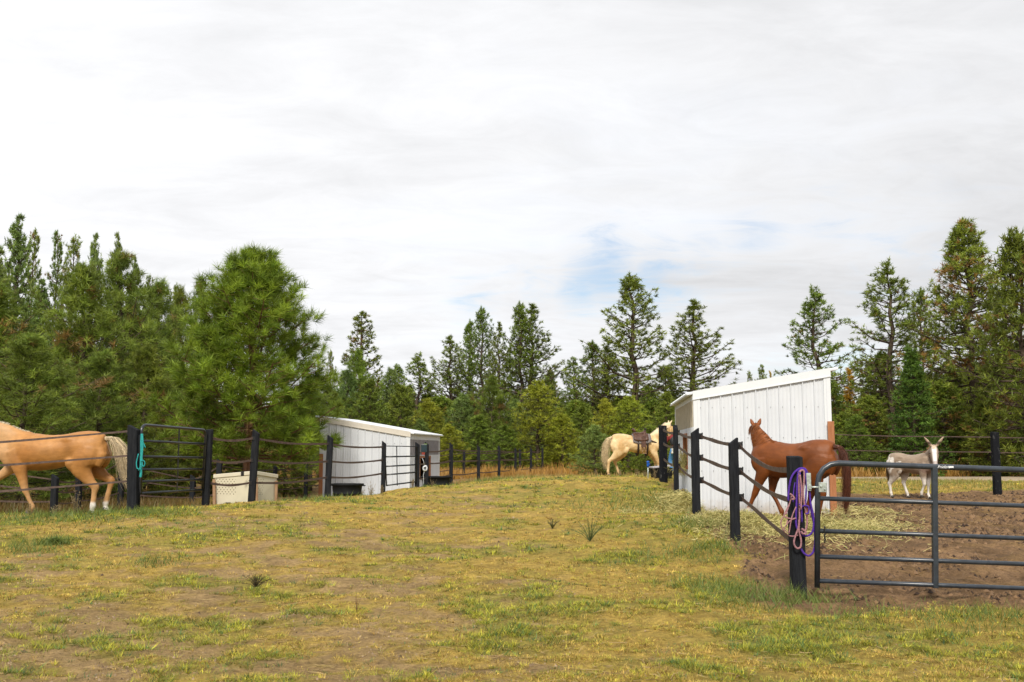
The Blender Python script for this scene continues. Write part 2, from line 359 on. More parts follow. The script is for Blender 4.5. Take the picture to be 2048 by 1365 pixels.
dirt = np.array([.43, .29, .13]) * (.52 + .72 * n_a + .6 * (n_b - .5)) * (1 - .0 * n_c)
dirt = dirt * (1.0 - .20 * sstep(-1, 3, GX)[..., None])
padc = np.array([.245, .150, .078]) * (.35 + 1.2 * n_a) * (.55 + .9 * n_b)
straw_u = sstep(.50, .75, fbm(GX * 2.3, GY * 4.6, 4, 140, .7))[..., None]
padc = padc * (1 - .55 * straw_u) + np.array([.27, .17, .065]) * .55 * straw_u
dry = np.array([.47, .325, .060]) * (.5 + 1.0 * n_b)
grn = np.array([.23, .24, .035]) * (.6 + .8 * n_b)
gcol = dry * (1 - green[..., None] * .8) + grn * green[..., None] * .8
gm = grm[..., None] * .74
col = dirt * (1 - gm) + gcol * gm
ip = inpad[..., None]; col = col * (1 - ip) + padc * ip
farf = sstep(34, 44, GY + .0 * GX)[..., None] * (1 - ip)
col = col * (1 - farf) + np.array([.30, .19, .055]) * (.7 + .6 * n_a) * farf
nx, ny = len(xs), len(ys)
idx = np.arange(nx * ny).reshape(ny, nx)
Fq = np.stack([idx[:-1, :-1], idx[:-1, 1:], idx[1:, 1:], idx[1:, :-1]], -1).reshape(-1, 4)
gm_ = bpy.data.materials.new('pasture_ground'); gm_.use_nodes = True; T = gm_.node_tree; b = T.nodes['Principled BSDF']; b.inputs['Roughness'].default_value = .95; b.inputs['Specular IOR Level'].default_value = .15
at = T.nodes.new('ShaderNodeAttribute'); at.attribute_name = 'Col'
t_ = T.nodes.new('ShaderNodeTexCoord')
na = T.nodes.new('ShaderNodeTexNoise'); na.inputs['Scale'].default_value = 22; na.inputs['Detail'].default_value = 8; na.inputs['Roughness'].default_value = .75; T.links.new(t_.outputs['Object'], na.inputs['Vector'])
rr = T.nodes.new('ShaderNodeMapRange'); rr.inputs['From Min'].default_value = .25; rr.inputs['From Max'].default_value = .75; rr.inputs['To Min'].default_value = .42; rr.inputs['To Max'].default_value = 1.55; T.links.new(na.outputs['Fac'], rr.inputs['Value'])
vm = T.nodes.new('ShaderNodeVectorMath'); vm.operation = 'SCALE'; T.links.new(at.outputs['Color'], vm.inputs[0]); T.links.new(rr.outputs[0], vm.inputs['Scale']); T.links.new(vm.outputs[0], b.inputs['Base Color'])
bp = T.nodes.new('ShaderNodeBump'); bp.inputs['Strength'].default_value = 1.0; bp.inputs['Distance'].default_value = .07; T.links.new(na.outputs['Fac'], bp.inputs['Height']); T.links.new(bp.outputs[0], b.inputs['Normal'])
ground = link('ground', np_mesh('ground', np.stack([GX, GY, GZ2], -1).reshape(-1, 3), Fq, col.reshape(-1, 3), True), gm_)
tag(ground, kind='structure')
def gzr(x, y):
    x = np.asarray(x, float); y = np.asarray(y, float)
    ip, gr, gn = masks(x, y)
    lm = (fbm(x * 1.6, y * 1.6, 4, 80) - .5 - .28 * sstep(17, 22, y)) * .09 * sstep(70, 40, y) * (1 - .3 * ip)
    rg = (fbm(x * 7, y * 7, 3, 90, .6) - .5) * .05 + ip * ((fbm(x * 5, y * 5, 3, 95, .65) - .5) * .16)
    return gz(x, y) + (lm + rg) * sstep(60, 30, y) * sstep(14.5, 13, np.abs(x)) * sstep(3, 5, y), ip, gr, gn

# gravel road behind the right paddock: one sheet a few millimetres above the ground
rx = np.linspace(6.5, 66, 120); ry0 = 34.8; V = []
for x in rx:
    for k in range(7):
        y = ry0 + k * 1.75 + .02 * x; V.append((x, y, g(x, y) + (-.15 if k in (0, 6) else .07)))
Fr = [(i * 7 + k, (i + 1) * 7 + k, (i + 1) * 7 + k + 1, i * 7 + k + 1) for i in range(len(rx) - 1) for k in range(6)]
road = link('road', np_mesh('road', V, Fr, None, True), mat('gravel', (.22, .165, .10), .95, scale=9, col2=(.40, .32, .22), bump=.8, bscale=18)); tag(road, kind='structure')

# ------------------------------------------------------------------ grass, dry grass, hay
def blades(x, y, z, h, wd, lean, col, curl=0.0):
    n = len(x); az = rng.uniform(0, 2 * np.pi, n); la = rng.uniform(0, 2 * np.pi, n)
    dx = np.cos(az) * wd / 2; dy = np.sin(az) * wd / 2
    V = np.empty((n, 3, 3)); V[:, 0] = np.stack([x - dx, y - dy, z - .004], -1); V[:, 1] = np.stack([x + dx, y + dy, z - .004], -1)
    V[:, 2] = np.stack([x + np.cos(la) * lean * h, y + np.sin(la) * lean * h, z + h], -1)
    C_ = np.repeat(col[:, None, :], 3, 1); C_[:, 2] *= 1.12
    return V.reshape(-1, 3), C_.reshape(-1, 3)
def scatter_y(n, y0, y1, pw=1.9):
    u = rng.random(n); a = 1 - pw
    return (y0 ** a + u * (y1 ** a - y0 ** a)) ** (1 / a)
def make_grass(n, sel, per):
    """clumps of blades that lean outward; each clump has its own tone"""
    y = scatter_y(n, 5.4, 36); x = rng.uniform(-1, 1, n) * (y * .56 + .6)
    z, ip, gr, gn = gzr(x, y)
    fine = fbm(x * 3.6, y * 4.6, 4, 200, .65)
    p = gr * (.05 + 1.3 * sstep(.42, .60, fine)) + .05 * (1 - ip)
    keep = rng.random(n) < p
    x, y, gn, fine = x[keep], y[keep], gn[keep], fine[keep]
    isg = rng.random(len(x)) < (.10 + .70 * sstep(.25, .75, gn + (fbm(x * 2.2, y * 2.6, 3, 240) - .5) * 1.1))
    m = isg if sel == 'green' else ~isg
    x, y, gn, fine = x[m], y[m], gn[m], fine[m]; k = len(x)
    sc_ = np.clip(y / 11, .75, 2.6); size = (.03 + .055 * rng.random(k) ** 2) * (.8 + .3 * sc_); tall = rng.random(k) ** 2.2
    r = rng.random((k, 1))
    if sel == 'green':
        col = np.array([.095, .135, .014]) * (1 - r) + np.array([.52, .48, .045]) * r
        q = rng.random((k, 1)) < .22; col = np.where(q, np.array([.06, .13, .035]) * (.8 + .9 * r), col)
        h0 = (.016 + .050 * tall * (.5 + gn)) * (.8 + .25 * sc_)
    else:
        col = np.array([.66, .48, .11]) * (1 - r) + np.array([.20, .11, .03]) * r
        q = rng.random((k, 1)) < .25; col = np.where(q, np.array([.36, .33, .045]) * (.7 + .6 * r), col)
        h0 = (.008 + .030 * tall) * (.8 + .25 * sc_)
    col = col * rng.uniform(.5, 1.45, (k, 1))
    X = np.repeat(x, per); Yy = np.repeat(y, per); S = np.repeat(size, per); an = rng.uniform(0, 2 * np.pi, k * per); rad = rng.random(k * per) ** .6
    X2 = X + np.cos(an) * rad * S; Y2_ = Yy + np.sin(an) * rad * S; zz = gzr(X2, Y2_)[0]
    H = np.repeat(h0, per) * rng.uniform(.5, 1.2, k * per) * (1.15 - .6 * rad); W = (.0045 + .0035 * rng.random(k * per)) * np.repeat(sc_, per)
    cc = np.repeat(col, per, 0) * rng.uniform(.75, 1.25, (k * per, 1)); ln = (.4 + 1.8 * rad) * H
    dx = -np.sin(an) * W / 2; dy = np.cos(an) * W / 2; V = np.empty((k * per, 3, 3))
    V[:, 0] = np.stack([X2 - dx, Y2_ - dy, zz - .004], -1); V[:, 1] = np.stack([X2 + dx, Y2_ + dy, zz - .004], -1)
    V[:, 2] = np.stack([X2 + np.cos(an) * ln, Y2_ + np.sin(an) * ln, zz + H], -1)
    C_ = np.repeat(cc[:, None, :], 3, 1); C_[:, 2] *= 1.15
    return V.reshape(-1, 3), C_.reshape(-1, 3)
def stuff(name, V, C_, label, cat, m=None):
    o = link(name, np_mesh(name, V, np.arange(len(V)).reshape(-1, 3), C_), m or M['grass']); return tag(o, label, cat, kind='stuff')
V, C_ = make_grass(165000, 'green', 11); stuff('grass', V, C_, 'patchy short green grass over the pasture in front', 'grass')
V, C_ = make_grass(130000, 'dry', 10); stuff('dry_grass', V, C_, 'short dry yellow grass blades between the bare patches', 'grass')
# taller tufts by the near post, gate and along the right fence
tx, ty = [], []
for (px, py, Y, s, n) in ((1590, 1195, 10.75, .16, 260), (1640, 1190, 10.7, .22, 150), (1430, 1170, 11.2, .30, 500), (1500, 1205, 10.6, .28, 420), (1540, 1220, 10.3, .35, 380), (1900, 1210, 9.7, .4, 300), (1990, 1200, 9.9, .25, 260), (1770, 1210, 9.8, .3, 140),
                          (290, 1030, 16.6, .35, 500), (40, 1050, 16.2, 1.2, 1100), (120, 1045, 16.4, .9, 700), (1440, 1090, 13.4, .2, 250), (1400, 1060, 15.2, .3, 400), (1300, 1010, 20, .8, 700), (1360, 1000, 21, .5, 600), (930, 965, 34, 1.1, 900), (620, 1005, 22, .6, 500), (100, 1112, 13.4, .14, 260), (60, 1120, 12.9, .2, 200), (300, 1160, 12, .2, 160), (1380, 1100, 13, .3, 260)):
    c = on(px, Y); tx.append(c.x + rng.normal(0, s, n)); ty.append(c.y + rng.normal(0, s * .8, n))
tx = np.concatenate(tx); ty = np.concatenate(ty); tz, ip, _, _ = gzr(tx, ty); k = len(tx)
r = rng.random((k, 1)); colg = np.array([.075, .135, .03]) * (1 - r) + np.array([.20, .235, .05]) * r
V, C_ = blades(tx, ty, tz, .05 + .13 * rng.random(k) ** 1.5, .008 * np.clip(ty / 11, 1, 3), .3 + .9 * rng.random(k), colg)
stuff('tall_grass', V, C_, 'taller green grass clumps at the fence posts and pasture edge', 'grass')
# tall dry grass beyond the fences and the road
def dry_zone(n, x0, x1, y0, y1, h0, h1, c0, c1, wd):
    x = rng.uniform(x0, x1, n); y = rng.uniform(y0, y1, n); z = gz(x, y)
    keep = rng.random(n) < sstep(.35, .6, fbm(x * .9, y * .5, 4, 300, .6)); x, y, z = x[keep], y[keep], z[keep]
    k = len(x); r = rng.random((k, 1)); col = np.array(c0) * (1 - r) + np.array(c1) * r
    return blades(x, y, z, h0 + (h1 - h0) * rng.random(k) ** 1.6 * (.35 + 1.2 * fbm(x * 1.7, y * .8, 3, 310)), np.full(k, wd), .15 + .5 * rng.random(k), col)
zs = [dry_zone(16000, -3, 34, 45.8, 49, .25, .7, (.42, .24, .05), (.30, .17, .05), .05),
      dry_zone(12000, 4, 34, 29.5, 34.6, .03, .12, (.38, .29, .12), (.22, .20, .05), .03),
      dry_zone(26000, -14, 3.2, 50, 64, .06, .42, (.42, .25, .06), (.28, .16, .06), .05),
      dry_zone(9000, 4, 30, 25.5, 31, .05, .16, (.16, .20, .04), (.30, .24, .07), .022),
      dry_zone(9000, -16, -8.5, 22, 30, .15, .42, (.15, .085, .025), (.10, .085, .025), .03),
      dry_zone(5000, -10, -5.5, 24, 30, .1, .35, (.20, .12, .035), (.12, .10, .03), .03),
      dry_zone(14000, -2.2, 6.5, 34, 50, .04, .18, (.34, .22, .08), (.27, .22, .06), .025)]
stuff('tall_dry_grass', np.concatenate([a for a, _ in zs]), np.concatenate([c for _, c in zs]), 'tall orange dry grass along the forest edge beyond the fences', 'dry grass')

def straw(x, y, z, ln, wd, col, tilt=.3):
    """curved two-segment strips"""
    n = len(x); az = rng.uniform(0, 2 * np.pi, n); el = rng.normal(0, tilt, n); az2 = az + rng.normal(0, .9, n); el2 = rng.normal(0, tilt, n)
    p0 = np.stack([x, y, z], -1); d1 = np.stack([np.cos(az) * np.cos(el), np.sin(az) * np.cos(el), np.sin(el)], -1) * ln[:, None] / 2
    d2 = np.stack([np.cos(az2) * np.cos(el2), np.sin(az2) * np.cos(el2), np.sin(el2)], -1) * ln[:, None] / 2
    s = np.stack([-np.sin(az), np.cos(az), rng.normal(0, .6, n)], -1) * wd / 2
    V = np.stack([p0 - s, p0 + s, p0 + d1 + s, p0 + d1 - s, p0 + d1 + d2 + s * .6, p0 + d1 + d2 - s * .6], 1)
    z0 = V[:, :, 2].min(1); V[:, :, 2] += np.maximum(0, (z - .01) - z0)[:, None]
    base = (np.arange(n) * 6)[:, None]; Fc = np.concatenate([base + np.array([[0, 1, 2, 3]]), base + np.array([[3, 2, 4, 5]])])
    return V.reshape(-1, 3), Fc, np.repeat(col, 6, 0)
def hay_col(k, a=(.66, .57, .24), b_=(.40, .36, .13), c=(.24, .27, .08)):
    r = rng.random((k, 1)); q = rng.random((k, 1)); m = np.array(a) * (1 - r) + np.array(b_) * r
    return np.where(q < .25, m * .4 + np.array(c) * .6, m)
def hay(name, blobs, label, ln=(.10, .26), wd=.007, cat='hay', **kw):
    X, Y_, Zt = [], [], []
    for (cx_, cy_, sx, sy, hgt, n) in blobs:
        a = rng.normal(0, 1, n); b_ = rng.normal(0, 1, n)
        X.append(cx_ + a * sx); Y_.append(cy_ + b_ * sy); Zt.append(hgt * np.exp(-(a * a + b_ * b_) / 1.6) * rng.random(n) ** .6)
    x = np.concatenate(X); y = np.concatenate(Y_); zt = np.concatenate(Zt); z = gzr(x, y)[0] + .01 + zt; k = len(x)
    V, Fc, cc = straw(x, y, z, rng.uniform(ln[0], ln[1], k), wd, hay_col(k, **kw), .35)
    o = link(name, np_mesh(name, V, Fc, cc), M['grass']); return tag(o, label, cat, kind='stuff')
hb = []
for (px, py, Y, sx, sy, h, n) in ((1440, 1050, 15.6, .25, .35, .08, 1800), (1500, 1055, 15.6, .35, .4, .10, 2500), (1560, 1060, 15.6, .4, .35, .08, 1900), (1640, 1060, 15.4, .4, .4, .09, 1800), (1700, 1065, 15.2, .35, .35, .07, 1800), (1560, 1075, 14.4, .6, .5, .03, 1400), (1740, 1050, 16.5, .4, .5, .06, 900), (1715, 1015, 19, .5, .6, .18, 900)):
    c = on(px, Y); hb.append((c.x, c.y, sx, sy, h, n))
hay('hay', hb, 'loose green yellow hay strewn on the paddock soil in front of the white shed')
c1 = on(1372, 18.6); c2 = on(1355, 20.4); c3 = on(1325, 19.5)
hay('hay', [(c1.x, c1.y, .13, .5, .42, 3800), (c2.x, c2.y, .22, .5, .2, 1700), (c3.x - .1, c3.y - .4, .45, .6, .03, 600)], 'heap of green yellow hay spilling beside the left side of the near white shed', wd=.008)
n = 9000; sx_ = rng.uniform(3.0, 13, n); sy_ = rng.uniform(11.2, 24.5, n); q = gzr(sx_, sy_); kp = (q[1] > .5) & (rng.random(n) < sstep(.35, .7, fbm(sx_ * .8, sy_ * .8, 3, 400)))
V, Fc, cc = straw(sx_[kp], sy_[kp], q[0][kp] + .012, rng.uniform(.06, .22, kp.sum()), .006, hay_col(kp.sum(), (.36, .24, .09), (.20, .12, .05), (.25, .17, .06)), .15)
tag(link('straw', np_mesh('straw', V, Fc, cc), M['grass']), 'scattered straw bits trodden into the brown paddock soil', 'straw', kind='stuff')
n = 5000; sy_ = scatter_y(n, 6, 30); sx_ = rng.uniform(-1, 1, n) * sy_ * .55; q = gzr(sx_, sy_); kp = q[1] < .5
V, Fc, cc = straw(sx_[kp], sy_[kp], q[0][kp] + .01, rng.uniform(.05, .16, kp.sum()), .004, hay_col(kp.sum(), (.45, .33, .14), (.30, .20, .09), (.30, .24, .09)), .12)
tag(link('dead_grass_litter', np_mesh('litter', V, Fc, cc), M['grass']), 'pale dead grass stems lying over the pasture', 'dead grass', kind='stuff')

def clods(n, y0, y1, pad, sz, c0, c1, label, name):
    y = scatter_y(n, y0, y1, 1.6); x = rng.uniform(-1, 1, n) * (y * .55 + .5); q = gzr(x, y)
    k = (q[1] > .5) if pad else ((q[1] < .3) & (rng.random(n) < (1 - q[2]) * .9 + .05)); k &= rng.random(n) < sstep(.35, .65, fbm(x * 1.2, y * 1.2, 3, 700)); x, y, z = x[k], y[k], q[0][k]; m = len(x)
    s_ = sz * rng.uniform(.4, 1.3, (m, 1, 1)) * (1 + (y[:, None, None] > 15) * .4); base = np.array([(1, 0, 0), (0, 1, 0), (-1, 0, 0), (0, -1, 0), (0, 0, .75)]); V = base[None] * s_ * rng.uniform(.6, 1.4, (m, 5, 3)); V[:, :4, 2] = -.01
    V = V + np.stack([x, y, z], -1)[:, None]; Fc = (np.arange(m) * 5)[:, None, None] + np.array([(0, 1, 4), (1, 2, 4), (2, 3, 4), (3, 0, 4)])[None]
    r = rng.random((m, 1)); cc = np.repeat(np.array(c0) * (1 - r) + np.array(c1) * r, 5, 0)
    o = link(name, np_mesh(name, V.reshape(-1, 3), Fc.reshape(-1, 3), cc), M['grass']); tag(o, label, 'soil', kind='stuff')
clods(26000, 5.6, 32, False, .015, (.08, .045, .02), (.50, .36, .22), 'small crumbs of soil over the bare parts of the pasture', 'soil_crumbs')
clods(42000, 10.5, 25, True, .030, (.035, .018, .010), (.30, .18, .09), 'dark clods churned up in the paddock soil', 'soil_clods')

# ------------------------------------------------------------------ trees
def tree_meshes(name, H, Rm, base=.08, prof='pine', whorl=.42, nb=5, nsub=5, ntuft=3, nl=.2, nn=16, nw=.012, c0=(.05, .085, .022), c1=(.10, .14, .035), brown=0.0, brown_c=(.19, .125, .05),
                up=(35, -5), tr=None, sparse=0.0, seed=1, lean=0.0, crown_axis=.7, jitter=.25):
    r = np.random.default_rng(seed); tr = tr or H * .017
    tb = MB(); npt = 12
    wob = [(r.normal(0, .012) * H * (i / npt), r.normal(0, .012) * H * (i / npt)) for i in range(npt + 1)]
    def tp(t):
        f = t * npt; i = min(int(f), npt - 1); u = f - i
        return Vector((wob[i][0] * (1 - u) + wob[i + 1][0] * u + lean * H * t * t, wob[i][1] * (1 - u) + wob[i + 1][1] * u, H * t))
    tb.tube([tp(i / npt) - Vector((0, 0, .15 if i == 0 else 0)) for i in range(npt + 1)], [tr * (1.25 if i == 0 else (1 - i / npt) ** .8 + .06) for i in range(npt + 1)], 9)
    cen, axs, bri, brn = [], [], [], []
    h = base * H; 
    while h < H * .985:
        t = min(1.0, max(0.0, (h / H - base) / (1 - base)))
        if prof == 'pine': R_ = Rm * min(1, ((1 - t) * 1.75) ** .9) * (1 if t > .25 else .6 + 1.6 * t)
        elif prof == 'cone': R_ = Rm * (1 - t) ** .95
        elif prof == 'young': R_ = Rm * (1 - t ** 1.7) ** .9 * (1 if t > .15 else .8 + 1.3 * t)
        elif prof == 'tall': R_ = Rm * (1 - t) ** .55 * (1 if t > .3 else .55 + 1.5 * t)
        elif prof == 'round': R_ = Rm * math.sqrt(max(0.02, 1 - (2 * t - .8) ** 2 / 1.5)) * (1 - .35 * t)
        R_ = max(R_, .10 * Rm * .6)
        nb_ = nb if t < .93 else 4
        a0 = r.uniform(0, 6.28)
        for k in range(nb_):
            if r.random() < sparse: continue
            az = a0 + 6.283 * k / nb_ + r.normal(0, .25)
            Lb = R_ * max(.45, r.normal(.92, jitter)); el = R(up[1] + (up[0] - up[1]) * t ** 1.3 + r.normal(0, 7))
            o = tp(min(1, (h + r.normal(0, .2) * whorl) / H)); d = Vector((math.cos(az) * math.cos(el), math.sin(az) * math.cos(el), math.sin(el)))
            bend = Vector((0, 0, .16 * Lb))
            mid = o + d * Lb * .5 - bend * .35; end = o + d * Lb + bend
            br_ = tr * .22 * (Lb / Rm) ** .7 + .005
            tb.tube([o, mid, end], [br_, br_ * .65, br_ * .25], 4, cap=False)
            bd = r.uniform(.75, 1.2)
            isb = r.random() < brown * (1.5 - 1.2 * t)
            ns_ = max(2, round(nsub * (.35 + .65 * R_ / Rm)))
            for j in range(ns_):
                s0_ = .33 if name == 'open' else .28; s = s0_ + (1 - s0_) * (j + r.random()) / ns_
                p = (o.lerp(mid, s * 2) if s < .5 else mid.lerp(end, s * 2 - 1))
                sl = Lb * .42 * (1.15 - s) + .12 * Rm * .5
                sd = (-1) ** j * r.uniform(.5, 1.2); ca, sa = math.cos(az + sd), math.sin(az + sd)
                q = p + Vector((ca * sl, sa * sl, sl * (.25 + r.normal(0, .25))))
                if nl > .12: tb.tube([p, q], [br_ * .35, br_ * .12], 3, cap=False)
                for m_ in range(ntuft):
                    u = (m_ + .6 + .4 * r.random()) / ntuft
                    c = p.lerp(q, u) + Vector(r.normal(0, nl * .35, 3)); cen.append(c); a = (q - p).normalized() * .6 + Vector((0, 0, .75)) + d * .3
                    axs.append(a.normalized()); bri.append(bd * r.uniform(.6, 1.4)); brn.append(isb or r.random() < brown * .35)
            cen.append(end); axs.append((d + Vector((0, 0, .7))).normalized()); bri.append(bd * 1.1); brn.append(False)
        h += whorl * (1 - .2 * t) * r.uniform(.75, 1.25)
    for s in range(4): cen.append(tp(1) - Vector((0, 0, nl * .45 * s))); axs.append(Vector((0, 0, 1))); bri.append(1.1); brn.append(False)
    cen = np.array(cen); axs = np.array(axs); bri = np.array(bri); brn = np.array(brn); n = len(cen)
    dirs = r.normal(0, 1, (n, nn, 3)); dirs /= np.linalg.norm(dirs, axis=-1, keepdims=True)
    dirs = dirs + axs[:, None] * crown_axis; dirs /= np.linalg.norm(dirs, axis=-1, keepdims=True)
    side = np.cross(dirs, r.normal(0, 1, (n, nn, 3))); side /= np.linalg.norm(side, axis=-1, keepdims=True) + 1e-9
    ll = nl * r.uniform(.7, 1.15, (n, nn, 1)); c = cen[:, None] - dirs * 0 + axs[:, None] * r.uniform(-.25, .3, (n, nn, 1)) * nl
    V = np.stack([c - side * nw / 2 + dirs * ll * .08, c + side * nw / 2 + dirs * ll * .08, c + dirs * ll + side * nw * .12], 2).reshape(-1, 3)
    mixr = r.random((n, 1, 1)) * .55 + r.random((n, nn, 1)) * .45
    cc = (np.array(c0) * (1 - mixr) + np.array(c1) * mixr) * bri[:, None, None] * r.uniform(.8, 1.2, (n, nn, 1))
    cc = np.where(brn[:, None, None], np.array(brown_c) * r.uniform(.6, 1.3, (n, nn, 1)), cc)
    cc = np.repeat(cc[:, :, None, :], 3, 2); cc[:, :, 2] *= 1.3
    return tb.mesh(name + '_trunk'), np_mesh(name + '_crown', V, np.arange(len(V)).reshape(-1, 3), np.clip(cc.reshape(-1, 3), 0, 1)), H, Rm
G_DK = dict(c0=(.065, .115, .022), c1=(.18, .225, .04)); G_YL = dict(c0=(.13, .17, .020), c1=(.26, .29, .04)); G_OL = dict(c0=(.070, .120, .022), c1=(.175, .235, .045)); G_BL = dict(c0=(.085, .14, .050), c1=(.17, .235, .080))
K = {}
K['hero'] = tree_meshes('hero', 7.0, 2.35, base=.19, prof='young', whorl=.36, nb=8, nsub=11, ntuft=2, nl=.27, nn=46, nw=.014, c0=(.075, .135, .016), c1=(.21, .28, .03), up=(52, 8), tr=.15, seed=3, crown_axis=.95, jitter=.17, sparse=.08)
for s in (1, 2, 3): K['near%d' % s] = tree_meshes('near', 7.0, 1.9, base=.06, prof='young', whorl=.42, nb=6, nsub=6, ntuft=3, nl=.24, nn=24, nw=.018, c0=(.070, .120, .022), c1=(.19, .25, .045), brown=.06, up=(50, 5), tr=.11, seed=10 + s, jitter=.3)
for s in (1, 2, 3, 4): K['pond%d' % s] = tree_meshes('pond', 13.0, 2.5, base=.10, prof='pine' if s != 3 else 'tall', whorl=.50, nb=6, nsub=6, ntuft=2, nl=.25, nn=14, nw=.045, brown=(.02, .05, .1, .0)[s - 1], up=(48, -5), seed=20 + s, sparse=.22, jitter=.28, **(G_OL, G_OL, G_DK, G_OL)[s - 1])
for s in (1, 2): K['open%d' % s] = tree_meshes('open', 12.0, 2.1, base=.12, prof='pine', whorl=.48, nb=6, nsub=6, ntuft=2, nl=.22, nn=15, nw=.040, up=(52, 5), seed=30 + s, sparse=.22, jitter=.26, **G_OL)
K['thin'] = tree_meshes('thin', 10.0, 1.3, base=.15, prof='tall', whorl=.42, nb=5, nsub=6, ntuft=2, nl=.17, nn=12, nw=.04, up=(40, 10), seed=40, sparse=.15, jitter=.3, brown=.15, **G_OL)
K['brown'] = tree_meshes('brown', 14.0, 2.7, base=.06, prof='pine', whorl=.42, nb=7, nsub=6, ntuft=2, nl=.28, nn=15, nw=.045, brown=.24, brown_c=(.24, .15, .06), up=(45, -10), seed=41, jitter=.22, **G_DK)
for s in (1, 2, 3): K['young%d' % s] = tree_meshes('young', 5.5, 1.6, base=.03, prof='young', whorl=.32, nb=7, nsub=5, ntuft=2, nl=.20, nn=14, nw=.030, up=(55, 8), seed=50 + s, jitter=.22, **(G_YL, G_OL, G_BL)[s - 1])
K['fir'] = tree_meshes('fir', 8.0, 1.7, base=.03, prof='cone', whorl=.30, nb=8, nsub=7, ntuft=2, nl=.16, nn=12, nw=.045, c0=(.035, .085, .018), c1=(.095, .155, .030), up=(35, -12), seed=60, crown_axis=.2)
K['dark'] = tree_meshes('dark', 9.0, 2.1, base=.03, prof='pine', whorl=.40, nb=7, nsub=6, ntuft=2, nl=.26, nn=13, nw=.055, brown=.08, up=(40, -5), seed=61, **G_DK)
K['larch'] = tree_meshes('larch', 8.0, .95, base=.1, prof='cone', whorl=.32, nb=6, nsub=5, ntuft=2, nl=.15, nn=10, nw=.04, c0=(.30, .21, .02), c1=(.46, .34, .05), up=(35, 0), seed=62)
K['scots'] = tree_meshes('scots', 8.5, 1.5, base=.04, prof='young', whorl=.36, nb=7, nsub=6, ntuft=2, nl=.15, nn=14, nw=.035, up=(55, 20), seed=63, c0=(.085, .14, .050), c1=(.19, .26, .09), jitter=.3)

DESC = {'hero': 'long needled bright green pine', 'near': 'bushy dark green pine', 'pond': 'tall airy pine', 'open': 'open crowned pine', 'thin': 'thin sparse pine',
        'brown': 'big browning pine', 'young': 'dense young pine', 'fir': 'dark green conical fir', 'dark': 'dark thick pine', 'larch': 'slender yellow larch', 'scots': 'soft blue green pine'}
def tree(kind, px, top, Y, hw=None, where='', group=None, bark='bark', leaf='leaf', basept=None, desc=None):
    tm, cm, H, Rm = K[kind]; p = on(px, Y); ht = P(px, top, Y).z - p.z
    r = random.random
    o = empty('larch_tree' if kind == 'larch' else ('fir_tree' if kind == 'fir' else 'pine_tree'), p - Vector((0, 0, .05)), r() * 6.28)
    sxy = ht / H if hw is None else hw * Y / F / Rm * (1.0 if kind == 'hero' else 1.42 if kind[:4] in ('pond', 'open') else 1.22)
    o.scale = (sxy, sxy, ht / H)
    tr_ = link('trunk', tm, None, o); cr_ = link('crown', cm, None, o)
    if not tm.materials: tm.materials.append(M[bark])
    if not cm.materials: cm.materials.append(M[leaf])
    k = kind.rstrip('0123456789')
    tag(o, ((desc or DESC[k]) + ' ' + where).strip(), 'tree', group)
    return o
BG = 'pines of the forest edge'
random.seed(11)
tree('hero', 495, 505, 30, 190, 'standing behind the cream bin and left gate', bark='bark_orange', leaf='leaf_near')
# left wood, nearer trees
tree('near1', 40, 668, 27, 118, 'at the far left behind the palomino horse', BG, leaf='leaf_near')
tree('near2', 148, 530, 33, 112, 'above the palomino horse, left of its paler neighbour', BG)
tree('near3', 232, 515, 36, 105, 'rising above the left gate post, right of the palomino rump', BG, leaf='leaf_near')
tree('near1', 300, 560, 40, 80, 'half hidden between the left gate and the big bright pine', BG)
tree('near2', 345, 577, 43, 60, 'with rounded top just left of the big bright pine', BG)
tree('near3', 388, 570, 41, 52, 'with spiky top touching the left edge of the big bright pine', BG)
tree('near2', -45, 560, 34, 120, 'cut by the left edge of the frame behind the palomino neck', BG)
tree('near1', 190, 700, 30, 90, 'lowest in front of the wood above the palomino croup', BG)
tree('near3', 100, 740, 31, 80, 'low crowned directly above the palomino back', BG)
tree('near2', 285, 690, 33, 80, 'low crowned just above the left metal gate', BG)
tree('near3', 620, 760, 42, 60, 'low behind the high side of the far white shed', BG)
for (kd, px, top, Y, hw, wh) in (('scots', 8, 430, 52, 55, 'highest at the left edge of the photo'), ('scots', 62, 560, 50, 55, 'paler, in the gap at upper left'), ('thin', 45, 458, 58, 26, 'second spire from the left edge'), ('thin', 92, 463, 60, 26, 'third spire from the left edge, leaning'),
                                 ('pond3', 128, 478, 58, 38, 'with dark pointed top left of centre of the left wood'), ('scots', 168, 468, 56, 36, 'with upright twigs above the left wood'), ('scots', 215, 468, 58, 32, 'spire right of two similar tops in the left wood'),
                                 ('scots', 252, 512, 56, 30, 'lower shoulder right of the left wood spires'), ('pond1', 285, 553, 58, 30, 'dark top on the falling edge of the left wood'), ('pond3', 340, 573, 60, 30, 'small dark top left of the big bright pine'),
                                 ('pond1', 430, 592, 62, 30, 'small top peeping left of the big bright pine crown'), ('scots', -30, 500, 50, 60, 'cut off at the upper left edge')):
    tree(kd, px, top, Y, hw, wh, BG)
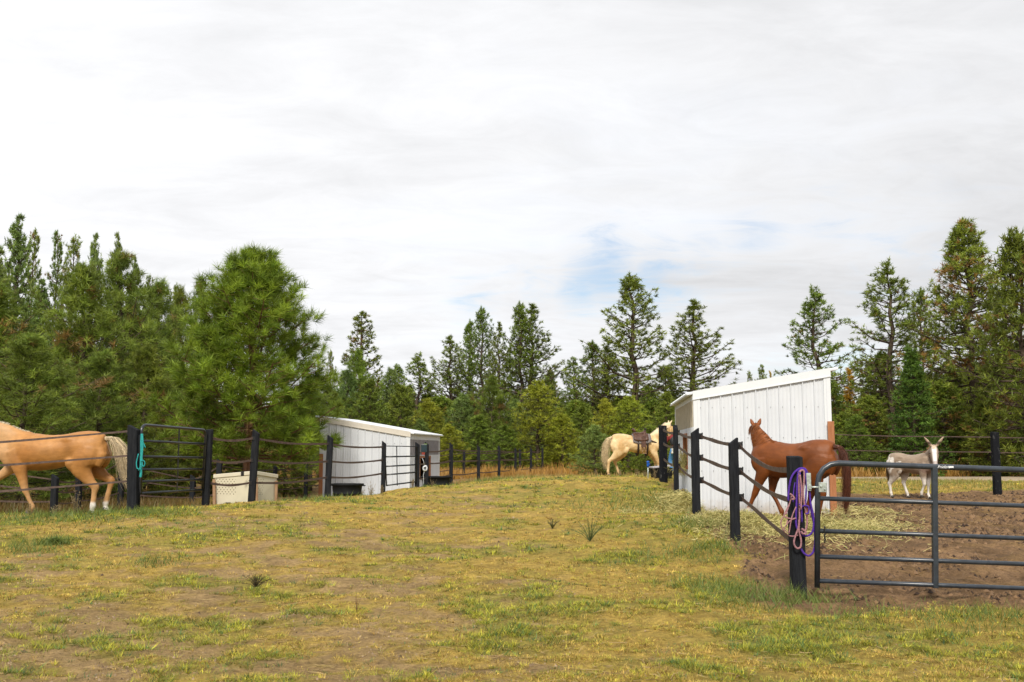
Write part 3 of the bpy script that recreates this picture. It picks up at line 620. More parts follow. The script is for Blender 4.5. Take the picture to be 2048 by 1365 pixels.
# middle skyline
for (kd, px, top, Y, hw, wh) in (('thin', 718, 624, 62, 44, 'tall above the far white shed roof'), ('pond3', 657, 703, 64, 18, 'small top right of the big bright pine'), ('near2', 714, 700, 52, 42, 'below the thin sparse pine above the far shed'),
                                 ('pond4', 792, 728, 62, 28, 'small pointed, between the far shed and the broad triangular pine'), ('pond2', 835, 705, 60, 44, 'broad triangular, above the tub by the far shed'), ('open2', 900, 673, 62, 42, 'rounded, leftmost of the middle cluster'),
                                 ('open1', 938, 640, 64, 30, 'left shoulder of the tall middle spire'), ('open1', 964, 614, 62, 34, 'tallest spire left of the twin pines'), ('open2', 997, 646, 60, 26, 'short spire between two tall ones in the middle'),
                                 ('open1', 1043, 604, 60, 40, 'left one of the twin tall pines'), ('open2', 1063, 610, 61, 50, 'right one of the twin tall pines'), ('brown', 1102, 738, 66, 28, 'small brownish, between the twin pines and the saddled horse'),
                                 ('pond1', 1150, 715, 62, 34, 'left of a pointed pine left of the tallest centre pine'), ('open1', 1188, 682, 60, 40, 'pointed, left of the tallest centre pine'), ('open2', 1218, 692, 58, 34, 'close against the left side of the tallest centre pine'),
                                 ('open1', 1272, 547, 58, 66, 'tallest in the centre, right above the saddled horse'), ('open2', 1391, 602, 58, 62, 'standing behind the low end of the near white shed'), ('pond4', 1335, 730, 62, 36, 'short, between the two tall pines left of the near shed'),
                                 ('pond3', 760, 765, 64, 30, 'low dark, behind the far shed roof end'), ('dark', 1150, 800, 54, 60, 'low in the gap left of the saddled horse tail'), ('dark', 1310, 800, 54, 50, 'low behind the saddled horse head'), ('dark', 880, 790, 56, 50, 'low, above the window side of the far shed'),
                                 ('pond2', 1640, 573, 50, 62, 'alone above the high end of the near white shed roof'), ('pond3', 1503, 744, 66, 14, 'tiny top left of another above the near shed roof'), ('pond1', 1530, 730, 66, 20, 'little round top above the near shed roof'), ('larch', 1546, 742, 68, 10, 'tip just over the near shed roof')):
    tree(kd, px, top, Y + 16, hw, wh, BG)
# young pines in front of the skyline
yw = [('young3', 690, 742, 50, 46, 'rising behind the roof of the far shed, left part'), ('young2', 735, 760, 48, 50, 'behind the middle of the far shed roof'), ('young2', 800, 770, 50, 50, 'behind the right roof end of the far shed'), ('young3', 780, 740, 54, 42, 'behind and above the far shed right roof end'),
      ('young1', 858, 800, 47, 46, 'yellowish, above the tub by the far shed'), ('young3', 925, 790, 49, 44, 'blue green, left of the dark pointed young pine'), ('near2', 985, 752, 48, 44, 'dark pointed, in the middle between twin pines and fence'), ('young3', 1030, 800, 50, 40, 'silver green, beside the brightest yellow green pine'),
      ('young1', 1075, 765, 45, 60, 'brightest yellow green, behind the end of the far fence'), ('young1', 1125, 830, 44, 44, 'yellow green, right of the brightest one'), ('young2', 1165, 812, 46, 42, 'low, between the brightest one and the saddled horse'), ('young3', 1190, 850, 43, 40, 'small, by the saddled horse tail'),
      ('young1', 1215, 800, 46, 40, 'behind the saddled horse croup'), ('young1', 1258, 795, 45, 56, 'wide, right behind the saddle'), ('young2', 1335, 785, 46, 46, 'behind the saddled horse head'), ('young2', 955, 830, 46, 44, 'low behind the far fence, left part'), ('young1', 900, 850, 44, 38, 'low, right beside the far shed corner'),
      ('young2', 1010, 850, 44, 40, 'low behind the far fence, middle part'), ('young3', 840, 840, 46, 36, 'hidden partly by the far shed corner'), ('young2', 650, 770, 47, 50, 'beside the right edge of the big bright pine'), ('young1', 1370, 820, 46, 40, 'squeezed between saddled horse head and near shed'),
      ('young2', 1300, 850, 43, 42, 'low, under the saddled horse neck line'), ('dark', 570, 850, 39, 50, 'low under the right side of the big bright pine'), ('dark', 500, 830, 41, 50, 'low behind the trunk of the big bright pine'), ('dark', 440, 830, 39, 46, 'low, seen through the right half of the left gate'), ('dark', 340, 820, 38, 52, 'low, seen through the left half of the left gate')]
for a in yw: tree(a[0], a[1], a[2], a[3] + (17 if 640 < a[1] < 1180 else 0), a[4], a[5], 'young pines at the forest edge')
# right wood
for (kd, px, top, Y, hw, wh) in (('brown', 1955, 438, 50, 92, 'second from the right edge of the photo'), ('dark', 2062, 458, 44, 82, 'cut off by the right edge of the photo'), ('pond2', 1790, 520, 52, 70, 'left of the fir, above the grey donkey rump'), ('open1', 1853, 576, 60, 36, 'slim, behind the fir top right of the donkey'),
                                 ('fir', 1832, 690, 47, 56, 'directly above the grey donkey'), ('larch', 1705, 735, 57, 22, 'beside the high corner of the near white shed'), ('dark', 1672, 760, 56, 30, 'right against the high corner of the near white shed'), ('dark', 1690, 822, 50, 34, 'low, touching the orange board of the near shed'), ('dark', 1740, 790, 50, 56, 'low, between the near shed and the donkey'),
                                 ('young2', 1715, 830, 48, 40, 'low, right of the orange board of the near shed'), ('dark', 1890, 760, 49, 55, 'low, just right of the donkey head'), ('dark', 1980, 800, 46, 50, 'low, behind the far right fence post'), ('dark', 1770, 700, 55, 50, 'behind the donkey rump in the right wood')):
    tree(kd, px, top, Y, hw, wh, BG)
# filling depth of the wood: more trees farther in
random.seed(5)
q = 0
for row, (Y, top0, top1) in enumerate(((78, 775, 830), (88, 770, 815), (98, 800, 840))):
    px = -60 + row * 13
    while px < 2110:
        k = random.choice(['dark', 'pond1', 'near2', 'pond2', 'young2', 'dark'])
        t = random.uniform(top0, top1) - (150 * max(0, 1 - px / 420) if px < 420 else 0) - (110 * max(0, (px - 1700) / 350) if px > 1700 else 0)
        tree(k, px, t, Y + random.uniform(-3, 3), random.uniform(34, 48), '', 'trees inside the wood', desc=DESC[k.rstrip('0123456789')] + ' deep inside the ' + ('left' if px < 640 else 'middle' if px < 1450 else 'right') + ' part of the wood')
        px += random.uniform(34, 52)

# ------------------------------------------------------------------ sheds
def shed(label, FL, FR, side_end, zb, hl, hr, opts):
    """FL, FR: plan points of the front wall; side wall runs from the low corner to side_end. Heights above zb at FL, FR."""
    root = empty('metal_shed', (FL.x, FL.y, zb)); tag(root, label, 'shed', 'white sheet metal sheds')
    O = Vector((FL.x, FL.y, 0)); u = Vector((FR.x - FL.x, FR.y - FL.y, 0)); W = u.length; u.normalize(); nrm = Vector((u.y, -u.x, 0))      # nrm faces the camera
    def ribbed(A, ud, Wd, nd_, z0f, z1f, pitch=.2286, major=.030, minor=True, off=0.0):
        """corrugated sheet: major ribs with two small ribs between"""
        xs_ = [0.0]; ds = [0.0]; x = .05
        while x < Wd - .04:
            if x + .035 < Wd:
                xs_ += [x, x + .010, x + .026, x + .036]; ds += [0, .030, .030, 0]
            if minor:
                for q in (1 / 3, 2 / 3):
                    c = x + .018 + pitch * q
                    if c + .014 < Wd: xs_ += [c - .012, c - .006, c + .006, c + .012]; ds += [0, .006, .006, 0]
            x += pitch
        xs_.append(Wd); ds.append(0)
        vs = []
        for a, d in zip(xs_, ds):
            p = A + ud * a + nd_ * (d + off); vs += [(p.x, p.y, z0f(a)), (p.x, p.y, z1f(a))]
        return vs, [(2 * i, 2 * i + 2, 2 * i + 3, 2 * i + 1) for i in range(len(xs_) - 1)]
    rx_, ry_ = Vector((FL.x, FL.y, zb)), None
    def loc(b): b.v = [tuple(Vector(v) - Vector((FL.x, FL.y, zb))) for v in b.v]; return b
    top = lambda a: zb + hl + (hr - hl) * a / W
    rise = .115
    b = MB(); vs, fs = ribbed(O, u, W, nrm, lambda a: zb, lambda a: top(a) - .02); b.add(vs, fs)
    # inner face so the wall has thickness
    b.hexa([O - nrm * .035 + Vector((0, 0, zb)), O + u * W - nrm * .035 + Vector((0, 0, zb)), O + u * W - nrm * .02 + Vector((0, 0, zb)), O - nrm * .02 + Vector((0, 0, zb))],
           [O - nrm * .035 + Vector((0, 0, top(0) - .03)), O + u * W - nrm * .035 + Vector((0, 0, top(W) - .03)), O + u * W - nrm * .02 + Vector((0, 0, top(W) - .03)), O - nrm * .02 + Vector((0, 0, top(0) - .03))])
    wall = loc(b).build('front_wall', M['white_metal'], root)
    # screws
    b = MB(); r_ = .05 + .0
    a = .05 + .08
    while a < W - .05:
        for hh in (.16, .85, 1.5, 2.1):
            if zb + hh < top(a) - .2:
                c = O + u * a + nrm * .002 + Vector((0, 0, zb + hh + .004 * a)); b.tube([c, c + nrm * .010], .009, 6)
        a += .2286
    loc(b).build('screws', mat('screw_heads', (.34, .36, .38), .4, .5), wall)
    # corner trims
    for a, nm in ((0, 0), (W, 1)):
        b = MB(); s = 1 if nm == 0 else -1; tw = .12
        A_ = O + u * a
        p = [A_ - u * s * .012 + nrm * .028, A_ + u * s * tw + nrm * .028, A_ + u * s * tw + nrm * .001, A_ - u * s * .012 - nrm * .05]
        b.hexa([q + Vector((0, 0, zb)) for q in p], [q + Vector((0, 0, top(max(0, min(W, a + (s * tw if k in (1, 2) else 0)))) - .05)) for k, q in enumerate(p)])
        loc(b).build('corner_trim', M['white_trim'], root)
    # roof: sloped slab with a rake trim at the front
    low_right = hr < hl
    oh_low, oh_high = opts.get('oh_low', .14), opts.get('oh_high', .18)
    sd = (side_end - (FR if low_right else FL)); sd = Vector((sd.x, sd.y, 0)); D = sd.length; sd.normalize()
    e0, e1 = (-oh_high, W + oh_low) if low_right else (-oh_low, W + oh_high)
    f0, f1 = (0, W) if low_right else (0, W)
    def rp(a, dd, z): p = O + u * a + sd * dd; return Vector((p.x, p.y, top(a) + z))
    b = MB(); b.hexa([rp(e0, .02, -.015), rp(e1, .02, -.015), rp(e1, D + .12, -.015), rp(e0, D + .12, -.015)], [rp(e0, .02, .02), rp(e1, .02, .02), rp(e1, D + .12, .02), rp(e0, D + .12, .02)])
    x = .05
    while x < D:
        b.hexa([rp(e0, x, .021), rp(e1, x, .021), rp(e1, x + .03, .021), rp(e0, x + .03, .021)], [rp(e0, x + .008, .04), rp(e1, x + .008, .04), rp(e1, x + .022, .04), rp(e0, x + .022, .04)]); x += .2286
    roof = loc(b).build('roof', M['white_metal'], root)
    b = MB()
    q0, q1 = f0 - .02, f1 + .02
    def tp_(a, n_, z): p = O + u * a + nrm * n_; return Vector((p.x, p.y, top(a) + z))
    b.hexa([tp_(q0, -.03, -rise), tp_(q1, -.03, -rise), tp_(q1, .035, -rise), tp_(q0, .035, -rise)][::1], [tp_(q0, -.03, .045), tp_(q1, -.03, .045), tp_(q1, .035, .045), tp_(q0, .035, .045)])
    b.hexa([tp_(q0, -.01, -rise - .018), tp_(q1, -.01, -rise - .018), tp_(q1, .048, -rise - .018), tp_(q0, .048, -rise - .018)], [tp_(q0, -.01, -rise - .001), tp_(q1, -.01, -rise - .001), tp_(q1, .048, -rise - .001), tp_(q0, .048, -rise - .001)])
    loc(b).build('rake_trim', opts.get('trim', M['white_trim']), roof)
    # side wall at the low end, with a translucent strip and a window opening
    S0 = Vector(((FR if low_right else FL).x, (FR if low_right else FL).y, 0)); sn = u if low_right else -u
    hz = hr if low_right else hl
    w0, w1, wz0, wz1 = opts['win']; p0, p1 = opts['panel']
    def seg(a0, a1, za, zb_, m, nm, off=0, pitch=.2286, minor=True):
        b = MB(); vs, fs = ribbed(S0 + sd * a0, sd, a1 - a0, sn, lambda a: za, lambda a: zb_, pitch=pitch, off=off, minor=minor); b.add(vs, fs); return loc(b).build(nm, m, root)
    pc = opts.get('pitch', .2286)
    b = MB()
    for (a0, a1, z0_, z1_) in ((0, w0, zb, zb + wz1), (w1, D, zb, zb + wz1), (w0, w1, zb, zb + wz0), (0, D, zb + wz1, zb + p0), (0, D, zb + p1, zb + hz - .03)):
        vs, fs = ribbed(S0 + sd * a0, sd, a1 - a0, sn, lambda a: z0_, lambda a: z1_, pitch=pc, minor=False); b.add(vs, fs)
    loc(b).build('side_wall', M['white_metal'], root)
    seg(0.002, D - .002, zb + p0 + .001, zb + p1 - .001, opts['panel_m'], 'translucent_panel', .003, pc, False)
    b = MB()
    for (a0, a1, z0_, z1_) in ((w0 - .05, w1 + .05, wz1, wz1 + .07), (w0 - .06, w1 + .1, wz0 - .07, wz0), (w0 - .05, w0, wz0, wz1), (w1, w1 + .05, wz0, wz1)):
        A0 = S0 + sd * a0; A1 = S0 + sd * a1
        pts = [A0 - sn * .06, A1 - sn * .06, A1 + sn * .03, A0 + sn * .03]
        b.hexa([p + Vector((0, 0, zb + z0_)) for p in pts], [p + Vector((0, 0, zb + z1_)) for p in pts])
    win = loc(b).build('window_frame', opts.get('frame', M['orange_wood']), root)
    # interior: added near-black panel stands in for the shade seen through the opening
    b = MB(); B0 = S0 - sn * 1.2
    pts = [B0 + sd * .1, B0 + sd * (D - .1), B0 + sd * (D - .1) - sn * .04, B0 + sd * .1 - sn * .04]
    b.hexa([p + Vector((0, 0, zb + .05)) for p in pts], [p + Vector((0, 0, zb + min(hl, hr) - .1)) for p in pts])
    loc(b).build('interior_shade_panel', M['dark'], root)
    # far corner trim of side wall
    b = MB(); E = S0 + sd * D
    pts = [E - sd * .10 + sn * .026, E + sd * .02 + sn * .026, E + sd * .02 - sn * .03, E - sd * .10 - sn * .0]
    b.hexa([p + Vector((0, 0, zb)) for p in pts], [p + Vector((0, 0, zb + hz - .04)) for p in pts]); loc(b).build('corner_trim', M['white_trim'], root)
    # stained timber post at the open high end
    ph = opts['post_h']; Hc = Vector(((FL if low_right else FR).x, (FL if low_right else FR).y, 0)); s = -1 if low_right else 1
    A_ = Hc + u * s * (-.09) + nrm * .09
    pts = [A_, A_ + u * s * .125, A_ + u * s * .125 + nrm * .045, A_ + nrm * .045]
    if s < 0: pts = pts[::-1]
    b = MB(); b.hexa([p + Vector((0, 0, zb - .1)) for p in pts], [p + Vector((0, 0, zb + ph)) for p in pts])
    bevel(loc(b).build('corner_post', M['orange_wood'], root), .006)
    # timber frame inside the eaves
    b = MB()
    for dd in (.25, D - .2):
        pts = [O + u * .05 + sd * dd, O + u * (W - .05) + sd * dd, O + u * (W - .05) + sd * (dd + .04), O + u * .05 + sd * (dd + .04)]
        tz_ = [top(.05), top(W - .05), top(W - .05), top(.05)]
        b.hexa([p + Vector((0, 0, z - .16)) for p, z in zip(pts, tz_)], [p + Vector((0, 0, z - .03)) for p, z in zip(pts, tz_)])
        loc(b).build('roof_beam', M['pine_wood'], root); b = MB()
    # far wall
    pts = [O + sd * D, O + u * W + sd * D, O + u * W + sd * (D + .02), O + sd * (D + .02)]
    b.hexa([p + Vector((0, 0, zb)) for p in pts], [Vector((p.x, p.y, top(0) - .02 if k in (0, 3) else top(W) - .02)) for k, p in enumerate(pts)])
    loc(b).build('rear_wall', M['pine_wood'], root)
    return root
FLr = P(1392, 1027, 19.9); FRr = P(1668, 1026, 19.63)
zb = FLr.z - .02; hl = P(1391, 783, 19.9).z - zb - .04; hr = P(1668, 737, 19.63).z - zb - .04
shed('near white ribbed metal shed with sloping roof at right, behind the chestnut horse', FLr, FRr, FLr + Vector((.47, 5.05, 0)), zb, hl, hr,
     dict(win=(1.6, 2.6, .92, 1.55), panel=(1.72, 2.25), panel_m=M['beige_panel'], post_h=1.82, pitch=.42))
FRl = P(818, 984, 33.0); ztop = P(818, 864, 33.0).z; FLl = P(638, 995, 32.1); zt2 = P(640, 833, 32.1).z
zb2 = -.30
shed('far white ribbed metal shed with cream roof edge at left, behind the black fence', FLl, FRl, FRl + Vector((.62, 4.9, 0)), zb2, zt2 - zb2 - .04, ztop - zb2 - .04,
     dict(win=(1.55, 3.25, .95, 1.62), panel=(1.72, 2.24), panel_m=M['grey_panel'], post_h=P(636, 908, 31.9).z - zb2, trim=M['cream_trim'], pitch=.2286, frame=M['orange_wood']))

# ------------------------------------------------------------------ fences
HTS = (1.31, .96, .58)
def post_mesh(h, w_=.13, top='slant', lean=(0, 0), rz=0.0, slope=.09):
    b = MB(); hw = w_ / 2; c, s = math.cos(rz), math.sin(rz)
    def q(x, y, z): return (x * c - y * s + lean[0] * z, x * s + y * c + lean[1] * z, z)
    zt = {'slant': (h, h - slope, h - slope, h), 'slantl': (h - slope, h, h, h - slope), 'flat': (h - .01, h - .012, h, h), 'back': (h - slope, h - slope, h, h)}[top]
    n = 5; rings = [[q(x * (1 + .03 * math.sin(i * 2.1 + h * 9)), y, -.25 + (.25 + h - slope - .06) * i / n) for x, y in ((-hw, -hw), (hw, -hw), (hw, hw), (-hw, hw))] for i in range(n + 1)]
    rings.append([q(x, y, z) for (x, y), z in zip(((-hw, -hw), (hw, -hw), (hw, hw), (-hw, hw)), zt)])
    vs = [v for r_ in rings for v in r_]; fs = [(4 * i + k, 4 * i + (k + 1) % 4, 4 * i + 4 + (k + 1) % 4, 4 * i + 4 + k) for i in range(n + 1) for k in range(4)]
    fs += [(3, 2, 1, 0), tuple(4 * (n + 1) + k for k in range(4))]
    return b.add(vs, fs)
def fence(label, posts, hts=HTS, sag=.02, group='black post fences with brown straps', m='black_wood', wid=.045, insul=True, base=None):
    """posts: dicts x,y,z,h[,lean,top,w,strands(list of heights),skip]"""
    o0 = posts[0]; root = empty('strap_fence', (o0['x'], o0['y'], o0['z'])); tag(root, label, 'fence', group)
    R0 = Vector((o0['x'], o0['y'], o0['z']))
    att = []
    for i, p in enumerate(posts):
        pos = Vector((p['x'], p['y'], p['z'])); ln = p.get('lean', (0, 0))
        if p.get('h'):
            o = post_mesh(p['h'], p.get('w', .13), p.get('top', 'slant'), ln, p.get('rz', 0)).build('post', M[p.get('m', m)], root); o.location = pos - R0; bevel(o, .008, 1)
        at_ = []
        for k, hh in enumerate(p.get('st', hts)):
            c = pos + Vector((ln[0] * hh, ln[1] * hh, hh)); off = Vector(p.get('off', (0, 0, 0)))
            at_.append(c + off)
            if insul and p.get('h') and not p.get('noins'):
                b = MB(); cc = Vector((ln[0] * hh, ln[1] * hh, hh)) + off
                b.box(cc, (.05, .05, .075)); b.box(cc + Vector((0, 0, .045)), (.085, .025, .014)); b.box(cc + Vector((0, 0, -.045)), (.085, .025, .014)); b.tube([cc + Vector((.035, 0, -.05)), cc + Vector((.035, 0, .062))], .009, 6)
                b.build('insulator', M['plastic_black'], o)
        att.append(at_)
    for i in range(len(posts) - 1):
        sg = posts[i].get('sag', sag)
        for k in range(min(len(att[i]), len(att[i + 1]))):
            b = MB(); b.strap(att[i][k] - R0, att[i + 1][k] - R0, sg if not isinstance(sg, (list, tuple)) else sg[k], wid=wid, wob=.004, n=16); b.build('strap_rail', M['strap'], root)
    return root
def PP(px, py, Y, toppy, **kw):
    p = P(px, py, Y); t = P(px, toppy, Y); z = g(p.x, p.y); return dict(x=p.x, y=p.y, z=z, h=t.z - z, **kw)
# near right fence: straps by pixel rows
def rows(px, Y, z, *py): return tuple(P(px, q, Y).z - z for q in py)
f = [PP(1327, 965, 25.8, 851, w=.19, top='flat', m='black_worn', off=(0, 0, 0), noins=True), PP(1353, 987, 21.4, 850, w=.10, top='back', off=(.05, 0, 0)), PP(1393, 1029, 16.8, 856, w=.125, top='slantl', off=(.09, 0, 0), sag=(.02, .02, .02)),
     PP(1471, 1083, 13.9, 875, w=.12, top='slantl', off=(.09, 0, 0), sag=(.10, .05, .0)), PP(1597, 1188, 10.9, 912, w=.145, top='flat', noins=True, lean=(0, 0), off=(-.02, .04, 0))]
f[0]['st'] = rows(1330, 25.8, f[0]['z'], 860, 888, 918); f[1]['st'] = rows(1360, 21.4, f[1]['z'], 866, 893, 933); f[2]['st'] = rows(1400, 16.8, f[2]['z'], 873, 916, 961)
f[3]['st'] = rows(1484, 13.9, f[3]['z'], 892, 943, 996); f[4]['st'] = rows(1590, 10.9, f[4]['z'], 941, 1004, 1088)
f[0]['sag'] = .04; f[1]['sag'] = .05
nf = fence('near right black post fence with sagging brown straps, ending at the rope post', f, wid=.055)
# right back fence
f = []
for (px, py, Y, tp_) in ((1560, 962, 26.5, 850), (1995, 985, 24.0, 864), (2400, 1015, 21.5, 865)):
    f.append(PP(px, py, Y, tp_, w=.155, top='flat', noins=True, m='black_worn' if px == 1995 else 'black_wood')); f[-1]['st'] = (rows(px, Y, f[-1]['z'], 875, 905) if px != 1560 else rows(px, Y, f[-1]['z'], 866, 897))
fence('far right fence of thin brown lines behind the grey donkey', f, sag=.02, wid=.024, insul=False)
# left front fence, west of the gate
f = [PP(-330, 1050, 16.8, 890), PP(266, 1024, 17.3, 850, w=.165, top='slant', m='black_wood', off=(-.08, 0, 0))]
f[0]['st'] = rows(-330, 16.8, f[0]['z'], 903, 946, 1000); f[1]['st'] = rows(258, 17.3, f[1]['z'], 863, 912, 963); f[1]['lean'] = (-.03, 0)
fence('left fence with brown straps crossing in front of the palomino horse', f, sag=.03, wid=.034)
# left fence, between the two gates
f = [PP(411, 1012, 19.6, 859, w=.125, top='flat', noins=True, lean=(.02, 0)), PP(503, 1004, 20.6, 859, w=.13, lean=(.04, 0)), PP(655, 994, 23.5, 870, w=.13, lean=(.03, 0)), PP(766, 984, 28.9, 882, w=.12, lean=(.01, 0))]
f[0]['st'] = rows(418, 19.6, f[0]['z'], 876, 920, 965); f[1]['st'] = rows(503, 20.6, f[1]['z'], 877, 921, 966); f[2]['st'] = rows(655, 23.5, f[2]['z'], 888, 923, 955); f[3]['st'] = rows(766, 28.9, f[3]['z'], 894, 920, 947)
for q_ in f: q_['off'] = (-.03, -.05, 0)
fence('left middle fence running past the cream bin to the small gate', f, sag=.05, wid=.045)
# far fence along the crest
f = [PP(834, 982, 29.8, 884, w=.13, noins=True), PP(853, 980, 31.5, 884, w=.12), PP(902, 969, 35.7, 886, w=.13), PP(957, 962, 41, 891, w=.13), PP(998, 958, 44, 891, w=.12), PP(1031, 954, 50, 895, w=.12), PP(1062, 951, 54, 895, w=.12), PP(1085, 946, 59, 895, w=.12)]
for i, q_ in enumerate(f): q_['st'] = tuple(q_['h'] * s for s in ((.84, .56, .22) if i > 1 else (.80, .57, .28))); q_['off'] = (-.03, -.05, 0)
f[0]['top'] = 'slant'
fence('far fence of many short looking black posts running away to the forest', f, sag=.03, wid=.045)
# back fence of the far paddock
f = [dict(x=p_.x, y=p_.y, z=g(p_.x, p_.y), h=1.45, w=.13, noins=True) for p_ in (on(-120, 21.5), on(107, 22.5), on(155, 24.5), on(240, 26), on(384, 27.5), on(436, 27), on(549, 36), on(611, 38), on(928, 50), on(1040, 56))]
for q_, tpx in zip(f, (None, (107, 962, 22.5), (155, 962, 24.5), None, (384, 967, 27.5), (436, 918, 27), (549, 930, 36), (611, 922, 38), (928, 899, 50), (1040, 897, 56))):
    if tpx: q_['h'] = max(.9, P(*tpx).z - q_['z'])
    q_['st'] = tuple(q_['h'] * s for s in (.86, .6, .32))
fence('back fence of the left paddock, partly hidden by the palomino horse, bin and far shed', f, sag=.05, wid=.035, insul=False)

# ------------------------------------------------------------------ gates
def gate(label, TL, TR, BL, BR, fr, verts=(.5,), r=.024, rad=.16, m='gate_black', round_=(True, True), rb=None, vw=.05, vend=1.0, tail=0.0):
    rb = rb or r
    root = empty('metal_gate', BL); tag(root, label, 'gate'); TL, TR, BL, BR = [Vector(p) - Vector(BL) for p in (TL, TR, BL, BR)]
    dn = (BL - TL).normalized(); rt = (TR - TL).normalized(); b = MB()
    pts = [BL + (TL - BL).normalized() * -tail]
    if round_[0]: pts += [TL + dn * rad] + [TL + dn * rad * (1 - math.sin(a)) + rt * rad * (1 - math.cos(a)) for a in (R(22), R(45), R(68))] + [TL + rt * rad]
    else: pts += [TL]
    dn2 = (BR - TR).normalized()
    if round_[1]: pts += [TR - rt * rad] + [TR + dn2 * rad * (1 - math.cos(a)) - rt * rad * (1 - math.sin(a)) for a in (R(22), R(45), R(68))] + [TR + dn2 * rad, BR]
    else: pts += [TR, BR]
    b.tube(pts, r, 12); b.build('gate_frame', M[m], root)
    for f_ in fr:
        b = MB(); A_ = TL.lerp(BL, f_); B_ = TR.lerp(BR, f_); b.tube([A_, B_], rb, 10); b.build('rail', M[m], root)
    for v in verts:
        A_ = TL.lerp(TR, v) + Vector((0, -.004, 0)); B_ = BL.lerp(BR, v) + dn * tail * 0; b = MB()
        d = (B_ - A_).normalized(); s = rt * vw / 2; n_ = Vector((0, vw / 2, 0))
        e = B_ + d * vend * .03
        b.hexa([e - s - n_, e + s - n_, e + s + n_, e - s + n_], [A_ - s - n_, A_ + s - n_, A_ + s + n_, A_ - s + n_]); bevel(b.build('stile', M[m], root), .004, 1)
    return root
Yg = 10.75
TLg, BLg = P(1636, 924.5, Yg), P(1634.5, 1162, Yg)
ug = (P(2048, 940.5, Yg) - P(1690, 927.5, Yg)).normalized(); LG = 3.05
TRg, BRg = TLg + ug * LG, BLg + ug * LG
TLg = P(1690, 927.5, Yg) - ug * ((1690 - 1636) / F * Yg); TRg = TLg + ug * LG
ng = gate('large dark grey tube gate at lower right, hung beside the rope post', TLg, TRg, BLg, BRg, ((998 - 926) / 236, (1063 - 926) / 236, (1114 - 926) / 236, 1.0), verts=((1867 - 1636) / F * Yg / LG,), r=.030, rad=.22, m='gate_grey', rb=.024, vw=.054, tail=.07)
# sticker with maker's lettering on the top rail
c_ = P(1888, 934.5, Yg) + Vector((0, -.0305, 0)) - Vector(BLg)
b = MB(); b.box((c_.x + .062, c_.y + .002, c_.z + .001), (.055, .004, .018)); b.build('sticker', M['sticker'], ng)
cu = bpy.data.curves.new('lettering', 'FONT'); cu.body = 'Priefert'; cu.size = .042; cu.shear = .35; cu.extrude = .0008; cu.align_x = 'CENTER'; cu.align_y = 'CENTER'; cu.materials.append(M['sticker'])
tt = bpy.data.objects.new('tmp', cu); COL.objects.link(tt); dg = bpy.context.evaluated_depsgraph_get(); dg.update(); lm_ = bpy.data.meshes.new_from_object(tt.evaluated_get(dg)); bpy.data.objects.remove(tt)
lm_.materials.clear(); lm_.materials.append(M['sticker']); to = bpy.data.objects.new('lettering', lm_); COL.objects.link(to); to.parent = ng; to.location = (c_.x - .02, c_.y - .001, c_.z + .001); to.rotation_euler = (math.pi / 2, math.atan2(-ug.z, ug.x) * 1.0, 0); to.rotation_euler = (math.pi / 2, 0, 0)
# hinge: gate bracket with bolt and plate on the post
b = MB(); h0 = P(1645, 975, Yg - .035) - Vector(BLg)
b.box(h0, (.085, .03, .105)); b.tube([h0 + Vector((-.02, -.02, .012)), h0 + Vector((-.02, -.03, .012))], .014, 8); b.tube([h0 + Vector((.02, -.02, -.02)), h0 + Vector((.02, -.03, -.02))], .012, 8); bevel(b.build('hinge_bracket', M['galv'], ng), .004, 1)
b = MB(); b.tube([h0 + Vector((-.04, .01, 0)), h0 + Vector((-.12, .03, .0))], .011, 8); b.box(h0 + Vector((-.125, .03, .0)), (.03, .03, .045)); b.box(h0 + Vector((-.135, .035, .055)), (.05, .012, .19)); bevel(b.build('hinge_plate', M['galv'], ng), .003, 1)
# chain hanging from third rail
b = MB(); cc_ = P(1649, 1060, Yg - .04) - Vector(BLg); b.tube([cc_ + Vector((.004 * math.sin(i * 2), 0, .04 - .02 * i)) for i in range(10)], .008, 5); b.build('chain', M['plastic_black'], ng)
# left gate
lg = gate('black tube gate at left between two posts, with teal ropes tied to it', P(283, 850, 17.35), P(412, 860.5, 19.5), P(281, 987, 17.35), P(405, 980, 19.5), (.235, .465, .655, .83, 1.0), verts=(.56,), r=.027, rad=.13, rb=.022, vw=.036)
b = MB(); A_ = P(276, 868, 17.35) - P(281, 987, 17.35); b.tube([P(279, 870, 17.33) - P(281, 987, 17.35), P(276, 1022, 17.33) - P(281, 987, 17.35)], .035, 8); b.build('latch_upright', M['black_wood'], lg)
# small gate by the far shed
sg = gate('small black panel gate sagging in front of the far shed', P(770, 892.5, 29.0), P(834, 893.5, 29.7), P(773, 972.5, 29.0), P(832, 965, 29.7), (.27, .51, .72, .985), verts=(.36,), r=.020, rad=.05, round_=(False, False), rb=.022, vw=.03)

